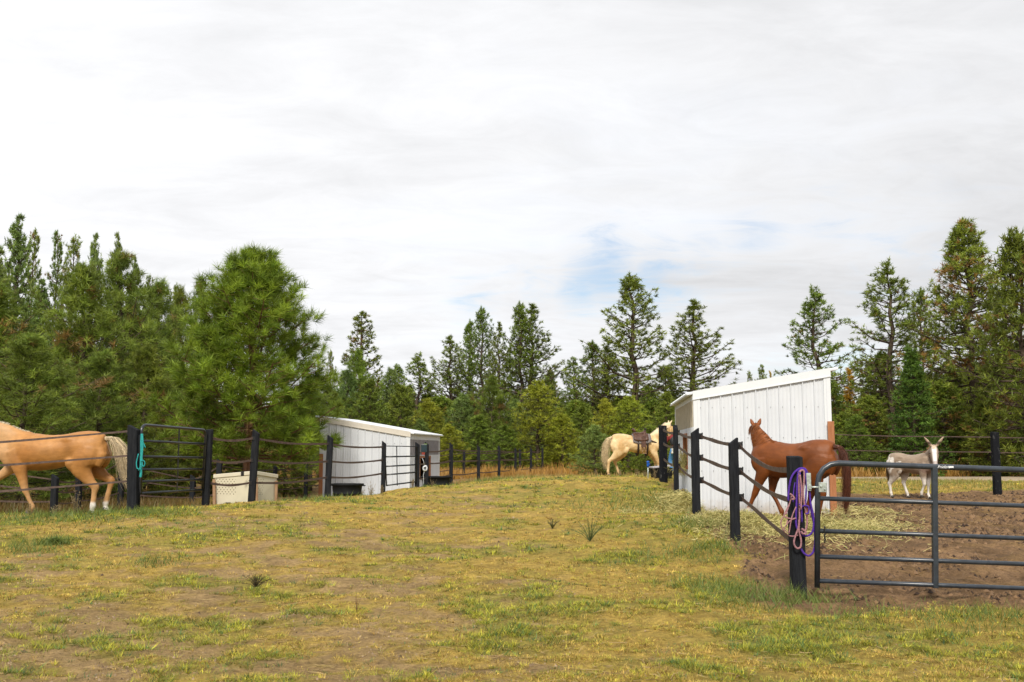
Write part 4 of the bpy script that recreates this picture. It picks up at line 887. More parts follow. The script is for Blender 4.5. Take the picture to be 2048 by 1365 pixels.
# ------------------------------------------------------------------ ropes
def rope(name, label, pts_list, r, m, cat='rope', Y=10.79, group=None):
    root = empty(name, P(*pts_list[0][0][:2], Y)); tag(root, label, cat, group); R0 = Vector(root.location)
    for li, pl in enumerate(pts_list):
        pts = [P(p[0], p[1], Y - (p[2] if len(p) > 2 else .012 * li)) - R0 for p in pl]
        # smooth (Catmull-Rom)
        sm = []
        for i in range(len(pts) - 1):
            a, b_, c, d = pts[max(i - 1, 0)], pts[i], pts[i + 1], pts[min(i + 2, len(pts) - 1)]
            for t in (0, .2, .4, .6, .8): sm.append(.5 * ((2 * b_) + (c - a) * t + (2 * a - 5 * b_ + 4 * c - d) * t * t + (3 * b_ - a - 3 * c + d) * t ** 3))
        sm.append(pts[-1]); b = MB(); rr_ = r[li] if isinstance(r, (list, tuple)) else r; b.tube(sm, rr_, 8)
        b.build('strand', m if not isinstance(m, (list, tuple)) else m[li], root)
    return root
rope('purple_lead_rope', 'purple lead rope looped over the near right fence post', [
    [(1577, 1002), (1577, 985), (1583, 955), (1595, 940), (1606, 937), (1614, 945), (1618, 975), (1622, 1020), (1628, 1050), (1630, 1085), (1626, 1105), (1617, 1112), (1608, 1107), (1602, 1098)],
    [(1596, 948), (1594, 975), (1593, 1010), (1592, 1045), (1596, 1060), (1606, 1071), (1618, 1071), (1626, 1060), (1627, 1035), (1621, 1005), (1616, 960), (1608, 940), (1599, 942), (1596, 948)],
    [(1590, 965), (1587, 985), (1586, 1005)], [(1609, 942), (1613, 965), (1612, 990), (1611, 1015), (1614, 1028)],
    [(1600, 945), (1601, 975), (1603, 1010), (1604, 1045)], [(1598, 1008), (1604, 1014), (1610, 1011), (1616, 1017)], [(1611, 1028), (1617, 1026), (1617, 1014), (1611, 1012)]], [.011, .011, .007, .009, .007, .006, .008], M['purple'])
rope('pink_lead_rope', 'pink lead rope knotted among the purple rope on the same post', [
    [(1599, 945), (1598, 975), (1599, 1010), (1598, 1050), (1590, 1075), (1588, 1088), (1594, 1097), (1601, 1094), (1602, 1080), (1598, 1062), (1598, 1040)],
    [(1599, 945), (1603, 941), (1608, 944), (1608, 962), (1606, 985), (1609, 1010), (1614, 1035), (1613, 1055), (1609, 1064)],
    [(1603, 1058), (1608, 1061), (1612, 1066), (1606, 1068), (1602, 1063)], [(1600, 950), (1603, 980), (1602, 1020)]], [.010, .011, .011, .009], M['pink'], Y=10.765)
rope('pink_rope_halter', 'thin pink rope halter hanging left of the near right post', [
    [(1583, 992), (1580, 1005), (1572, 1022), (1568, 1032), (1563, 1040), (1562, 1050), (1567, 1062), (1575, 1070), (1584, 1073), (1596, 1071)],
    [(1568, 1033), (1576, 1037), (1585, 1038), (1592, 1037)], [(1583, 992), (1578, 1012), (1571, 1030)], [(1575, 1040), (1573, 1050), (1568, 1058), (1577, 1066)], [(1572, 1052), (1580, 1042), (1588, 1038)], [(1592, 1014), (1586, 1028), (1582, 1042), (1578, 1068)],
    [(1580, 988), (1585, 992), (1589, 998), (1583, 999)]], [.0065, .008, .006, .006, .006, .0065, .010], M['pink'], 'halter', Y=10.775)
rope('teal_rope_halter', 'teal rope halter hanging on the left gate beside its post', [
    [(284, 868), (283, 885), (283, 905), (282, 925), (282, 945), (281, 955)], [(282, 876), (286, 884), (291, 896)], [(285, 872), (286, 890), (284, 915), (285, 935)],
    [(277, 908), (273, 925), (274, 936), (277, 938)], [(281, 924), (286, 921), (290, 926), (288, 933), (284, 930)], [(282, 930), (279, 937), (277, 941)], [(281, 955), (280, 972), (281, 988)]], [.022, .008, .012, .010, .007, .007, .010], [M['teal']] * 6 + [M['plastic_black']], 'halter', Y=17.26)

# ------------------------------------------------------------------ bin, tubs, trough box, hydrant
bx = empty('plastic_bin', P(512, 1004, 21.3)); tag(bx, 'cream plastic bulk bin with perforated sides behind the left fence post', 'bin')
B0 = Vector(bx.location)
A_, B_, C_ = P(427, 1010, 22.2), P(510, 1008, 21.6), P(553, 1004, 22.4)
At, Bt, Ct = P(427, 957, 22.2), P(509, 950, 21.6), P(554, 957, 22.4)
Dd = A_ + (C_ - B_); Dt = At + (Ct - Bt)
q_ = [v - B0 for v in (A_ + Vector((.06, .0, 0)), B_, C_, Dd)]; tq = [v - B0 for v in (At + Vector((.02, 0, 0)), Bt, Ct, Dt)]
mp_ = mat('perforated_cream_plastic', (.60, .56, .43), .5, var=.05, scale=3)
T = mp_.node_tree; pb = T.nodes['Principled BSDF']; t_ = T.nodes.new('ShaderNodeTexCoord'); sx = T.nodes.new('ShaderNodeSeparateXYZ'); T.links.new(t_.outputs['Object'], sx.inputs[0])
def wv(expr_a, k): return math_n('ABSOLUTE', math_n('SUBTRACT', math_n('FRACT', math_n('MULTIPLY', expr_a, k, nt_=T), nt_=T), .5, nt_=T), nt_=T)
xy_ = math_n('ADD', sx.outputs[0], math_n('MULTIPLY', sx.outputs[1], .6, nt_=T), nt_=T)
a1 = wv(math_n('ADD', xy_, math_n('MULTIPLY', sx.outputs[2], .62, nt_=T), nt_=T), 18); a2 = wv(math_n('SUBTRACT', xy_, math_n('MULTIPLY', sx.outputs[2], .62, nt_=T), nt_=T), 18)
dots = math_n('MULTIPLY', math_n('LESS_THAN', a1, .17, nt_=T), math_n('LESS_THAN', a2, .17, nt_=T), nt_=T)
zone = math_n('MULTIPLY', math_n('GREATER_THAN', sx.outputs[2], .10, nt_=T), math_n('LESS_THAN', sx.outputs[2], .46, nt_=T), nt_=T)
zx0 = math_n('LESS_THAN', sx.outputs[0], .0, nt_=T); zx = math_n('GREATER_THAN', math_n('ABSOLUTE', math_n('SUBTRACT', sx.outputs[0], -.40, nt_=T), nt_=T), .20, nt_=T)
dots = math_n('MULTIPLY', dots, math_n('MULTIPLY', zone, math_n('MULTIPLY', zx, zx0, nt_=T), nt_=T), nt_=T)
mxc = T.nodes.new('ShaderNodeMix'); mxc.data_type = 'RGBA'; old = pb.inputs['Base Color'].links[0].from_socket
T.links.new(dots, mxc.inputs['Factor']); T.links.new(old, mxc.inputs['A']); mxc.inputs['B'].default_value = (.12, .10, .05, 1); T.links.new(mxc.outputs['Result'], pb.inputs['Base Color'])
b = MB(); b.hexa(q_, tq); bevel(b.build('bin_body', mp_, bx), .012, 2)
lo = [v + (v - sum(tq, Vector()) / 4).normalized() * .03 for v in tq]
b = MB(); b.hexa([v + Vector((0, 0, 0)) for v in lo], [v + Vector((0, 0, .085)) for v in lo]); bevel(b.build('lid', M['cream_plastic'], bx), .012, 2)
for nm, (p_, t2) in enumerate(((P(429, 1010, 22.1), P(428, 959, 22.1)), (P(513, 1006, 21.5), P(512, 955, 21.5)), (P(552, 1004, 22.3), P(553, 962, 22.3)))):
    b = MB(); wv_ = .035 if nm == 1 else .03; a_ = p_ - B0; t3 = t2 - B0
    b.hexa([a_ + Vector((-wv_, -.02, 0)), a_ + Vector((wv_, -.02, 0)), a_ + Vector((wv_, .02, 0)), a_ + Vector((-wv_, .02, 0))], [t3 + Vector((-wv_, -.02, 0)), t3 + Vector((wv_, -.02, 0)), t3 + Vector((wv_, .02, 0)), t3 + Vector((-wv_, .02, 0))]); b.build('corner_board', M['pine_wood'], bx)
b = MB(); lc = P(485, 948, 21.5) - B0; b.box(lc, (.06, .05, .10)); bevel(b.build('latch', M['plastic_black'], bx), .006, 1)
b = MB()
for px_ in (456, 481): lc = P(px_, 1007, 21.75) - B0; b.box(lc, (.11, .04, .035))
b.build('fork_slots', M['dark'], bx)

def tub(label, px, py, Y, wd, dp, h, rz=0):
    p = P(px, py, Y); root = empty('stock_tub', p, rz); tag(root, label, 'tub', 'black rubber stock tubs')
    prof = [(.76, 0), (.78, .02), (.86, .35 * h), (.885, .36 * h), (.885, .42 * h), (.875, .43 * h), (.93, .86 * h), (1.0, .88 * h), (1.03, .93 * h), (1.03, 1.0 * h), (.98, 1.0 * h), (.93, .96 * h), (.84, .4 * h), (.74, .06)]
    seg = 40; vs = []
    for (s, z) in prof:
        for k in range(seg):
            a = 2 * math.pi * k / seg; rbk = 1 - (.012 if (k % 4 == 0 and z < .85 * h) else 0)
            cx_ = abs(math.cos(a)) ** .8 * (1 if math.cos(a) > 0 else -1); sy_ = abs(math.sin(a)) ** .8 * (1 if math.sin(a) > 0 else -1)
            vs.append((cx_ * wd / 2 * s * rbk, sy_ * dp / 2 * s * rbk, z))
    fs = [(i * seg + k, i * seg + (k + 1) % seg, (i + 1) * seg + (k + 1) % seg, (i + 1) * seg + k) for i in range(len(prof) - 1) for k in range(seg)]
    b = MB(); b.add(vs, fs, True); b.f.append(tuple((len(prof) - 1) * seg + k for k in range(seg))); b.sm.append(False); b.f.append(tuple(range(seg))[::-1]); b.sm.append(False)
    b.build('tub_body', M['rubber'], root)
    b = MB()
    for s in (-1, 1):
        b.tube([(s * wd / 2 * 1.0, -.07, .88 * h), (s * (wd / 2 + .045), -.05, .87 * h), (s * (wd / 2 + .045), .05, .87 * h), (s * wd / 2, .07, .88 * h)], .014, 6)
    b.build('handle', M['rubber'], root)
    return root
tub('black oval tub between two posts before the front wall of the far shed', 694, 1000, 26.2, .84, .55, .42, R(-8))
tub('larger black oval tub under the window side of the far shed', 872, 981, 31.8, .96, .66, .44, R(-5))
# insulator box and cable bundle at the small gate post
o = empty('cable_bundle', P(846, 937, 29.7)); tag(o, 'white cable bundle hanging on the post right of the small gate', 'cable')
b = MB()
for k in range(7): b.tube([Vector((.02 * math.cos(a + k) + .07 + .05 * math.sin(a), -.09 - .006 * k, .09 * math.cos(a) * (1 - .06 * k))) for a in np.linspace(0, 6.2, 14)], .007, 5, cap=False)
b.build('coil', M['white_trim'], o)
b = MB(); b.tube([(.05, -.08, -.08), (.02, -.08, -.2), (.03, -.08, -.45), (.01, -.08, -.62)], .006, 5); b.tube([(-.02, -.08, .3), (.02, -.09, .22), (.05, -.08, .08)], .006, 5); b.build('loose_wire', M['white_trim'], o)
o = empty('fence_energiser', P(847, 897, 29.7)); tag(o, 'small black and teal box on the post beside the far shed', 'electric box')
b = MB(); b.box((.02, 0, 0), (.17, .10, .22)); bevel(b.build('housing', mat('dark_teal_case', (.012, .03, .04), .4), o), .01)
b = MB(); b.box((.06, 0, .125), (.09, .09, .03)); b.build('top_cover', mat('green_cover', (.10, .16, .05), .5), o)
b = MB(); b.box((.0, -.02, -.155), (.09, .05, .07)); b.build('red_terminal', mat('red_plastic', (.22, .03, .02), .5), o)
# black trough box with grey lid by the saddled horse
o = empty('feed_box', P(1322, 962, 27.5), R(8)); tag(o, 'black box with grey board lid at the foot of the worn post', 'box')
b = MB(); b.hexa([(-.20, -.2, -.05), (.24, -.2, -.05), (.24, .2, -.05), (-.20, .2, -.05)], [(-.25, -.25, .34), (.27, -.25, .36), (.27, .25, .36), (-.25, .25, .34)]); bevel(b.build('box_body', M['rubber'], o), .02)
b = MB(); b.hexa([(-.30, -.29, .34), (.34, -.29, .40), (.34, .29, .40), (-.30, .29, .34)], [(-.30, -.29, .375), (.34, -.29, .435), (.34, .29, .435), (-.30, .29, .375)]); bevel(b.build('lid', mat('grey_board', (.33, .31, .33), .7, var=.2), o), .006)
o = empty('water_hydrant', P(1296, 964, 26.5)); tag(o, 'standing water pipe with blue head left of the black feed box', 'hydrant')
b = MB(); b.tube([(0, 0, -.1), (.005, 0, .46)], .013, 8); b.build('pipe', M['galv'], o)
b = MB(); b.tube([(.005, 0, .38), (.005, 0, .43), (.005, 0, .50), (.005, 0, .52), (.005, 0, .545)], [.026, .034, .030, .042, .030], 10); b.tube([(.0, 0, .50), (.04, -.02, .47), (.045, -.02, .43)], .012, 8); b.build('head', M['blue_paint'], o)

# hay hanging out of the shed window
n = 900; t0 = P(1372, 912, 22.3); aa = rng.random(n) ** .8
x = t0.x - .04 + rng.normal(0, .09, n) + .08 * np.sin(aa * 5); y = t0.y + rng.normal(0, .3, n); z = t0.z - aa * .42 + rng.normal(0, .04, n) + .02
V, Fc, cc = straw(x, y, z, rng.uniform(.1, .25, n), .008, hay_col(n), .9)
tag(link('hay_tuft', np_mesh('hay_tuft', V, Fc, cc), M['grass']), 'hay hanging from the window on the left side of the near white shed', 'hay', kind='stuff')

# ------------------------------------------------------------------ weeds
def weed(label, px, Y, h, n, spread, c0, c1, stem=.006, leaf=.02, dense=12, name='weed', group='weeds in the pasture'):
    p = on(px, Y); b = MB(); Vs = []; Cs = []; dense = dense * 2 // 3; leaf = leaf * .8; c0 = tuple(c * 1.5 for c in c0); c1 = tuple(c * 1.35 for c in c1)
    o = empty(name, p); tag(o, label, 'weed', group); r = random.Random(int(px * 7 + Y))
    cen = []
    for i in range(n):
        az = r.uniform(0, 6.28); l = r.uniform(.1, 1) * spread; hh = h * r.uniform(.5, 1) * (1 - .35 * l / max(spread, .01))
        pts = [Vector((0, 0, -.02)), Vector((math.cos(az) * l * .4, math.sin(az) * l * .4, hh * .5)), Vector((math.cos(az) * l, math.sin(az) * l, hh))]
        b.tube(pts, [stem, stem * .7, stem * .3], 3, cap=False)
        for k in range(dense): t = r.uniform(.25, 1); q = pts[0].lerp(pts[1], t * 2) if t < .5 else pts[1].lerp(pts[2], t * 2 - 1); cen.append(q)
    b.build('stem', mat(name + '_stem', tuple(c * .7 for c in c0), .8), o)
    cen = np.repeat(np.array([tuple(q) for q in cen]), 3, 0); k = len(cen); dr = rng.normal(0, 1, (k, 3)); dr[:, 2] = np.abs(dr[:, 2]) * .8; dr /= np.linalg.norm(dr, axis=1, keepdims=True)
    sd_ = np.cross(dr, rng.normal(0, 1, (k, 3))); sd_ /= np.linalg.norm(sd_, axis=1, keepdims=True)
    V = np.stack([cen - sd_ * leaf * .12, cen + sd_ * leaf * .12, cen + dr * leaf * 1.4], 1).reshape(-1, 3); q = rng.random((k, 1)); cc = np.repeat(np.array(c0) * (1 - q) + np.array(c1) * q, 3, 0)
    link('leaves', np_mesh('leaves', V, np.arange(len(V)).reshape(-1, 3), cc), M['grass'], o)
    return o
gA, gB = (.055, .085, .025), (.13, .17, .05); bA, bB = (.16, .09, .04), (.30, .20, .09)
weed('feathery green weed tall in the middle of the pasture', 1180, 14.2, .40, 16, .30, gA, gB, dense=22, leaf=.026)
weed('small feathery weed left behind the tall middle one', 1105, 15.5, .16, 14, .18, gA, bB, dense=14, leaf=.03)
weed('dark spiky dead weed in the left foreground', 512, 10.9, .15, 26, .22, (.04, .03, .015), (.09, .075, .03), dense=6, leaf=.03, stem=.004)
weed('low green clump at far left of the bare soil', 112, 13.4, .12, 34, .2, (.06, .10, .02), (.15, .19, .04), dense=12, leaf=.04)
weed('thin upright brown stalks left of middle foreground', 713, 9.6, .22, 4, .05, bA, bB, dense=5, leaf=.02, stem=.003)
for (px, Y, h, lb) in ((741, 27.5, .55, 'tall dry stalk before the front wall of the far shed'), (722, 27.2, .4, 'shorter dry stalk between the first tub and the tall stalk'), (865, 30.8, .55, 'dry stalk just right of the small gate'), (826, 29, .3, 'low dry stalk at the foot of the small gate'), (868, 31, .3, 'brown dry weed at the rim of the larger tub'),
                       (764, 28, .3, 'brown dry weed at the foot of the post left of the small gate'), (1310, 26.4, .35, 'dry stalks beside the black feed box'), (1290, 27.5, .25, 'low brown weed by the water pipe'), (1240, 33, .3, 'dry weed patch under the saddled horse belly, left part'), (1275, 32, .3, 'dry weed patch under the saddled horse belly, right part'),
                       (150, 17.0, .5, 'thin dry stalk under the palomino belly'), (60, 16.8, .3, 'low grey weed at the palomino front hoof'), (108, 16.6, .3, 'grey weed at the foot of a thin post under the palomino'), (1192, 33.5, .25, 'low grey green weed behind the saddled horse tail'), (1430, 20, .15, 'small weed at the left foot of the near shed')):
    weed(lb, px, Y, h, 9, h * .35, (.16, .12, .06), (.28, .22, .12), dense=12, leaf=.035, stem=.006, group='dry weeds along the fences')

# ------------------------------------------------------------------ animals
def ring_tube(b, rings, seg=18):
    """rings: (center, tangent, side, a, b, power): ellipse with half-height a along (tangent x side) and half-width b along side"""
    vs = []
    for (c, t, s, a, bb) in rings:
        t = t.normalized(); s = (s - t * s.dot(t)).normalized(); u = s.cross(t) * -1
        for k in range(seg):
            an = 2 * math.pi * k / seg; vs.append(c + u * math.cos(an) * a + s * math.sin(an) * bb)
    n = len(rings)
    fs = [(i * seg + k, i * seg + (k + 1) % seg, (i + 1) * seg + (k + 1) % seg, (i + 1) * seg + k) for i in range(n - 1) for k in range(seg)]
    fs.append(tuple(range(seg))[::-1]); fs.append(tuple((n - 1) * seg + k for k in range(seg)))
    b.add(vs, fs, True)
def dense(pts, vals, m=4):
    """Catmull-Rom through points with radii"""
    P_, V_ = [], []
    for i in range(len(pts) - 1):
        a, b_, c, d = pts[max(i - 1, 0)], pts[i], pts[i + 1], pts[min(i + 2, len(pts) - 1)]
        va, vb, vc, vd = vals[max(i - 1, 0)], vals[i], vals[i + 1], vals[min(i + 2, len(pts) - 1)]
        for j in range(m):
            t = j / m; f = lambda p, q, r, s: .5 * ((2 * q) + (r - p) * t + (2 * p - 5 * q + 4 * r - s) * t * t + (3 * q - p - 3 * r + s) * t ** 3)
            P_.append(f(a, b_, c, d)); V_.append(tuple(max(.008, f(*z)) for z in zip(va, vb, vc, vd)))
    P_.append(pts[-1]); V_.append(vals[-1]); return P_, V_
def limb(b, pts, rad, sides, seg=14, m=4):
    P_, V_ = dense([Vector(p) for p in pts], rad, m); n = len(P_); sd = []
    for i in range(n):
        f = i / (n - 1) * (len(pts) - 1); k = min(int(f), len(pts) - 2); s0 = Vector(sides[k] if isinstance(sides, list) else sides); s1 = Vector(sides[k + 1] if isinstance(sides, list) else sides); sd.append(s0.lerp(s1, f - k))
    rings = []
    for i in range(n):
        t = P_[min(i + 1, n - 1)] - P_[max(i - 1, 0)]; rings.append((P_[i], t, sd[i], V_[i][0], V_[i][1]))
    ring_tube(b, rings, seg)
def fuse(mb, name, m, parent, voxel=.016, smooth=6, colf=None, noise=0.0):
    me = mb.mesh(name + '_raw'); o = bpy.data.objects.new('tmp', me); COL.objects.link(o)
    r = o.modifiers.new('r', 'REMESH'); r.mode = 'VOXEL'; r.voxel_size = voxel; r.use_smooth_shade = True
    s = o.modifiers.new('s', 'SMOOTH'); s.factor = .5; s.iterations = smooth
    dg = bpy.context.evaluated_depsgraph_get(); dg.update(); ev = o.evaluated_get(dg)
    nm = bpy.data.meshes.new_from_object(ev, depsgraph=dg); bpy.data.objects.remove(o); bpy.data.meshes.remove(me)
    nm.polygons.foreach_set('use_smooth', np.ones(len(nm.polygons), bool))
    if noise:
        nv = len(nm.vertices); co = np.empty(nv * 3, np.float32); nm.vertices.foreach_get('co', co); co = co.reshape(-1, 3); no = np.empty(nv * 3, np.float32); nm.vertices.foreach_get('normal', no); no = no.reshape(-1, 3)
        dsp = (fbm(co[:, 0] * 5 + co[:, 1] * 3, co[:, 2] * 4 + co[:, 1] * 2, 2, 610) - .5) * 2 + (fbm(co[:, 0] * 13 + co[:, 1] * 9, co[:, 2] * 9, 2, 620) - .5) * .8
        co = co + no * (dsp * noise)[:, None]; nm.vertices.foreach_set('co', co.astype(np.float32).ravel()); nm.update()
    if colf:
        co = np.empty(len(nm.vertices) * 3, np.float32); nm.vertices.foreach_get('co', co); co = co.reshape(-1, 3)
        c = np.ones((len(co), 4), np.float32); c[:, :3] = colf(co); a = nm.color_attributes.new('Col', 'FLOAT_COLOR', 'POINT'); a.data.foreach_set('color', c.ravel())
    nm.name = name; return link(name, nm, m, parent)
def hair(name, parent, roots, guides, n, col, colv=.25, wd=.010, spread=.03, seed=0, tipw=.3, endspread=1.0):
    """roots: function u->root point ; guides: function u,v->list of offsets (polyline) ; ribbons as thin strands"""
    r = np.random.default_rng(seed); V, Fc, Cc = [], [], []
    for i in range(n):
        u = r.random(); v = r.random(); pts = guides(u, v, r); off = Vector(r.normal(0, spread, 3)); c = np.array(col) * r.uniform(1 - colv, 1 + colv)
        m_ = len(pts); b0 = len(V)
        for k, p in enumerate(pts):
            f = k / (m_ - 1); q = Vector(p) + off * (.25 + f * endspread); t = (Vector(pts[min(k + 1, m_ - 1)]) - Vector(pts[max(k - 1, 0)])).normalized()
            s = t.cross(Vector((math.sin(i * 1.7), math.cos(i * 1.7), .15))).normalized(); n2 = t.cross(s)
            w_ = wd * (1 - f * (1 - tipw)) * (.6 + .4 * math.sin(f * 3.1 + .3))
            for a in (0, 2.09, 4.19): V.append(tuple(q + (s * math.cos(a) + n2 * math.sin(a) * .5) * w_)); Cc.append(c * (1.0 + .15 * f))
        for k in range(m_ - 1):
            for a in range(3): Fc.append((b0 + 3 * k + a, b0 + 3 * k + (a + 1) % 3, b0 + 3 * k + 3 + (a + 1) % 3, b0 + 3 * k + 3 + a))
    return link(name, np_mesh(name, V, Fc, np.clip(np.array(Cc), 0, 1), True), M['hair'], parent)

def equine(name, label, loc, heading, scale, coat, legs, neck, head, mane, tail, cat='horse', ear=.17, voxel=.017, lenf=1.0, headf=1.0, backdip=1.0, group=None, eyes=True):
    """local: x forward, y to the animal's left, z up; withers 1.5"""
    root = empty(name, loc, R(heading), scale); tag(root, label, cat, group)
    b = MB(); X = lenf
    sec = [(-.86, 1.17, .10, .09), (-.80, 1.16, .24, .17), (-.70, 1.175, .305, .235), (-.56, 1.19, .315, .272), (-.42, 1.19, .305, .278), (-.25, 1.165, .285, .275), (-.05, 1.125, .305, .295), (.15, 1.11, .325, .298), (.33, 1.125, .335, .27), (.47, 1.145, .335, .235), (.60, 1.14, .315, .205), (.72, 1.115, .24, .185), (.80, 1.09, .14, .12)]
    pts = [Vector((s[0] * X, 0, s[1])) for s in sec]; limb(b, pts, [(s[2], s[3]) for s in sec], (0, 1, 0), 26, 3)
    for s in (1, -1):
        limb(b, [(-.14 * X, s * .16, 1.30), (-.30 * X, s * .185, 1.33), (-.48 * X, s * .17, 1.32)], [(.04, .05), (.075, .075), (.06, .06)], (0, 1, 0), 10, 2)
        limb(b, [(-.34 * X, s * .17, 1.02), (-.36 * X, s * .20, .92), (-.40 * X, s * .17, .82)], [(.09, .07), (.105, .085), (.08, .06)], (0, 1, 0), 10, 2)
        limb(b, [(-.72 * X, s * .11, 1.22), (-.79 * X, s * .12, 1.08), (-.72 * X, s * .12, .88)], [(.09, .08), (.11, .10), (.09, .07)], (0, 1, 0), 10, 2)
    # withers ridge and croup muscles
    limb(b, [(.20 * X, 0, 1.33), (.42 * X, 0, 1.40), (.60 * X, 0, 1.33)], [(.06, .07), (.095, .075), (.07, .08)], (0, 1, 0))
    for s in (1, -1):
        limb(b, [(.62 * X, s * .10, 1.28), (.66 * X, s * .14, 1.08), (.58 * X, s * .14, .92)], [(.13, .07), (.14, .09), (.10, .07)], (0, 1, 0))      # shoulder
        limb(b, [(.38 * X, s * .13, 1.30), (.46 * X, s * .155, 1.12), (.50 * X, s * .145, .96)], [(.08, .08), (.10, .085), (.08, .06)], (0, 1, 0))
    rr_f = [(.16, .10), (.125, .085), (.088, .068), (.060, .052), (.053, .050), (.036, .031), (.037, .032), (.046, .042), (.033, .033), (.046, .045), (.060, .056)]
    rr_h = [(.26, .13), (.24, .135), (.185, .115), (.115, .078), (.068, .050), (.066, .046), (.043, .036), (.040, .034), (.048, .043), (.034, .034), (.047, .045), (.060, .056)]
    hooves = []
    for key, L_ in legs.items():
        side = 1 if key[1] == 'l' else -1; y0 = .135 * side; yo = L_.get('y', 0)
        if key[0] == 'f':
            el, kn, fe, ho = [Vector((a * X, 0, z)) for a, z in (L_.get('elbow', (.50, .90)), L_['knee'], L_['fet'], L_['hoof'])]
            sh = Vector((.56 * X, 0, 1.15)); seq = [sh, el, el.lerp(kn, .42), el.lerp(kn, .85), kn, kn.lerp(fe, .3), kn.lerp(fe, .72), fe, fe.lerp(ho, .5), fe.lerp(ho, .72), ho]; rad = rr_f; ys = [y0, y0 * 1.05] + [y0 + yo * t for t in (.2, .45, .5, .65, .8, .9, .95, 1, 1)]
        else:
            hk, fe, ho = [Vector((a * X, 0, z)) for a, z in (L_['hock'], L_['fet'], L_['hoof'])]; st = Vector((L_.get('stifle', (-.40, .88))[0] * X, 0, L_.get('stifle', (-.40, .88))[1]))
            hip = Vector((-.56 * X, 0, 1.20)); seq = [hip, hip.lerp(st, .5) + Vector((-.05, 0, 0)), st.lerp(hk, .12) + Vector((-.04, 0, .02)), st.lerp(hk, .48) + Vector((-.0, 0, 0)), st.lerp(hk, .84), hk, hk.lerp(fe, .28), hk.lerp(fe, .72), fe, fe.lerp(ho, .5), fe.lerp(ho, .72), ho]; rad = rr_h; ys = [y0 * .95, y0 * 1.1, y0 * 1.15, y0 * 1.05] + [y0 + yo * t for t in (.3, .5, .6, .8, .9, .95, 1, 1)]
        seq = [Vector((p.x, y, p.z)) for p, y in zip(seq, ys)]; limb(b, seq, [(q_a * 1.14, q_b * 1.14) for q_a, q_b in rad], (0, 1, 0), 14, 3); hooves.append((seq[-1], (seq[-1] - seq[-3]).normalized()))
    # neck
    el, yawn, ln = neck['el'], neck.get('yaw', 0), neck.get('len', .78); nsg = 6; p = Vector((.50 * X, 0, 1.16)); NP = [p.copy()]; NS = [Vector((0, 1, 0))]
    for i in range(nsg):
        f = (i + 1) / nsg; e = R(el + neck.get('arch', 8) * math.sin(f * 3.14) * (1 if i < 3 else -1)); yw_ = R(yawn) * f
        p = p + Vector((math.cos(yw_) * math.cos(e), math.sin(yw_) * math.cos(e), math.sin(e))) * ln / nsg; NP.append(p.copy()); NS.append(Vector((-math.sin(yw_), math.cos(yw_), 0)))
    thk = neck.get('th', 1); nr = [(.29 * thk, .155 * thk), (.255 * thk, .13 * thk), (.215 * thk, .112 * thk), (.18 * thk, .098 * thk), (.155 * thk, .088 * thk), (.135 * thk, .082), (.115, .078)]
    limb(b, NP, nr, NS, 20, 3)
    # head
    hy, hp = R(head['yaw']), R(head['pitch']); HF = headf; d = Vector((math.cos(hy) * math.cos(hp), math.sin(hy) * math.cos(hp), math.sin(hp))); hs = Vector((-math.sin(hy), math.cos(hy), 0)); hu = d.cross(hs)
    if hu.z < 0: hu = -hu
    poll = NP[-1] + hu * .0
    hd = [(-.06, 0, .07, .06), (.0, -.005, .105, .082), (.10, -.03, .135, .098), (.20, -.035, .128, .098), (.30, -.028, .100, .078), (.40, -.020, .078, .060), (.49, -.018, .070, .058), (.55, -.022, .064, .060), (.595, -.03, .045, .045)]
    limb(b, [poll + d * s[0] * HF + hu * s[1] * HF for s in hd], [(s[2] * HF, s[3] * HF * head.get('w', 1)) for s in hd], hs, 18, 3)
    for s in (1, -1):   # brow, nostril ridge
        limb(b, [poll + d * .12 * HF + hu * .045 * HF + hs * s * .075 * HF, poll + d * .20 * HF + hu * .035 * HF + hs * s * .078 * HF], [(.032 * HF, .026 * HF), (.024 * HF, .018 * HF)], hs, 8, 2)
        limb(b, [poll + d * .50 * HF + hu * -.005 * HF + hs * s * .042 * HF, poll + d * .57 * HF - hu * .015 * HF + hs * s * .036 * HF], [(.030 * HF, .022 * HF), (.026 * HF, .018 * HF)], hs, 8, 2)
        # ears
        sp = head.get('ear_out', .35); E0 = poll + d * .015 * HF + hu * .075 * HF + hs * s * .048 * HF; ed = (hu * .75 - d * .35 + hs * s * sp + Vector((0, 0, .35))).normalized()
        ew = .042 * HF * (1.0 if ear < .2 else 1.05)
        limb(b, [E0, E0 + ed * ear * .25, E0 + ed * ear * .55, E0 + ed * ear * .85, E0 + ed * ear], [(.030 * HF, .026 * HF), (.030, ew), (.026, ew * .95), (.018, ew * .5), (.010, .008)], hs, 10, 3)
    info = dict(poll=poll, d=d, hs=hs, hu=hu, NP=NP, NS=NS, nr=nr, X=X, HF=HF)
    body = fuse(b, 'body', M['coat'], root, voxel, 5, lambda co: coat(co, info), noise=.007)
    # hooves, eyes, nostrils
    for (p, dd) in hooves:
        hb_ = MB(); fwd = Vector((1, 0, 0)); c0 = p + Vector((-.005, 0, .052)); c1 = p + Vector((.018, 0, -.012)); tilt = max(-.9, min(.9, -dd.x)) * 0
        hb_.tube([c0, p + Vector((.006, 0, .02)), c1], [.050, .058, .066], 14); hb_.build('hoof', M['hoof'], root)
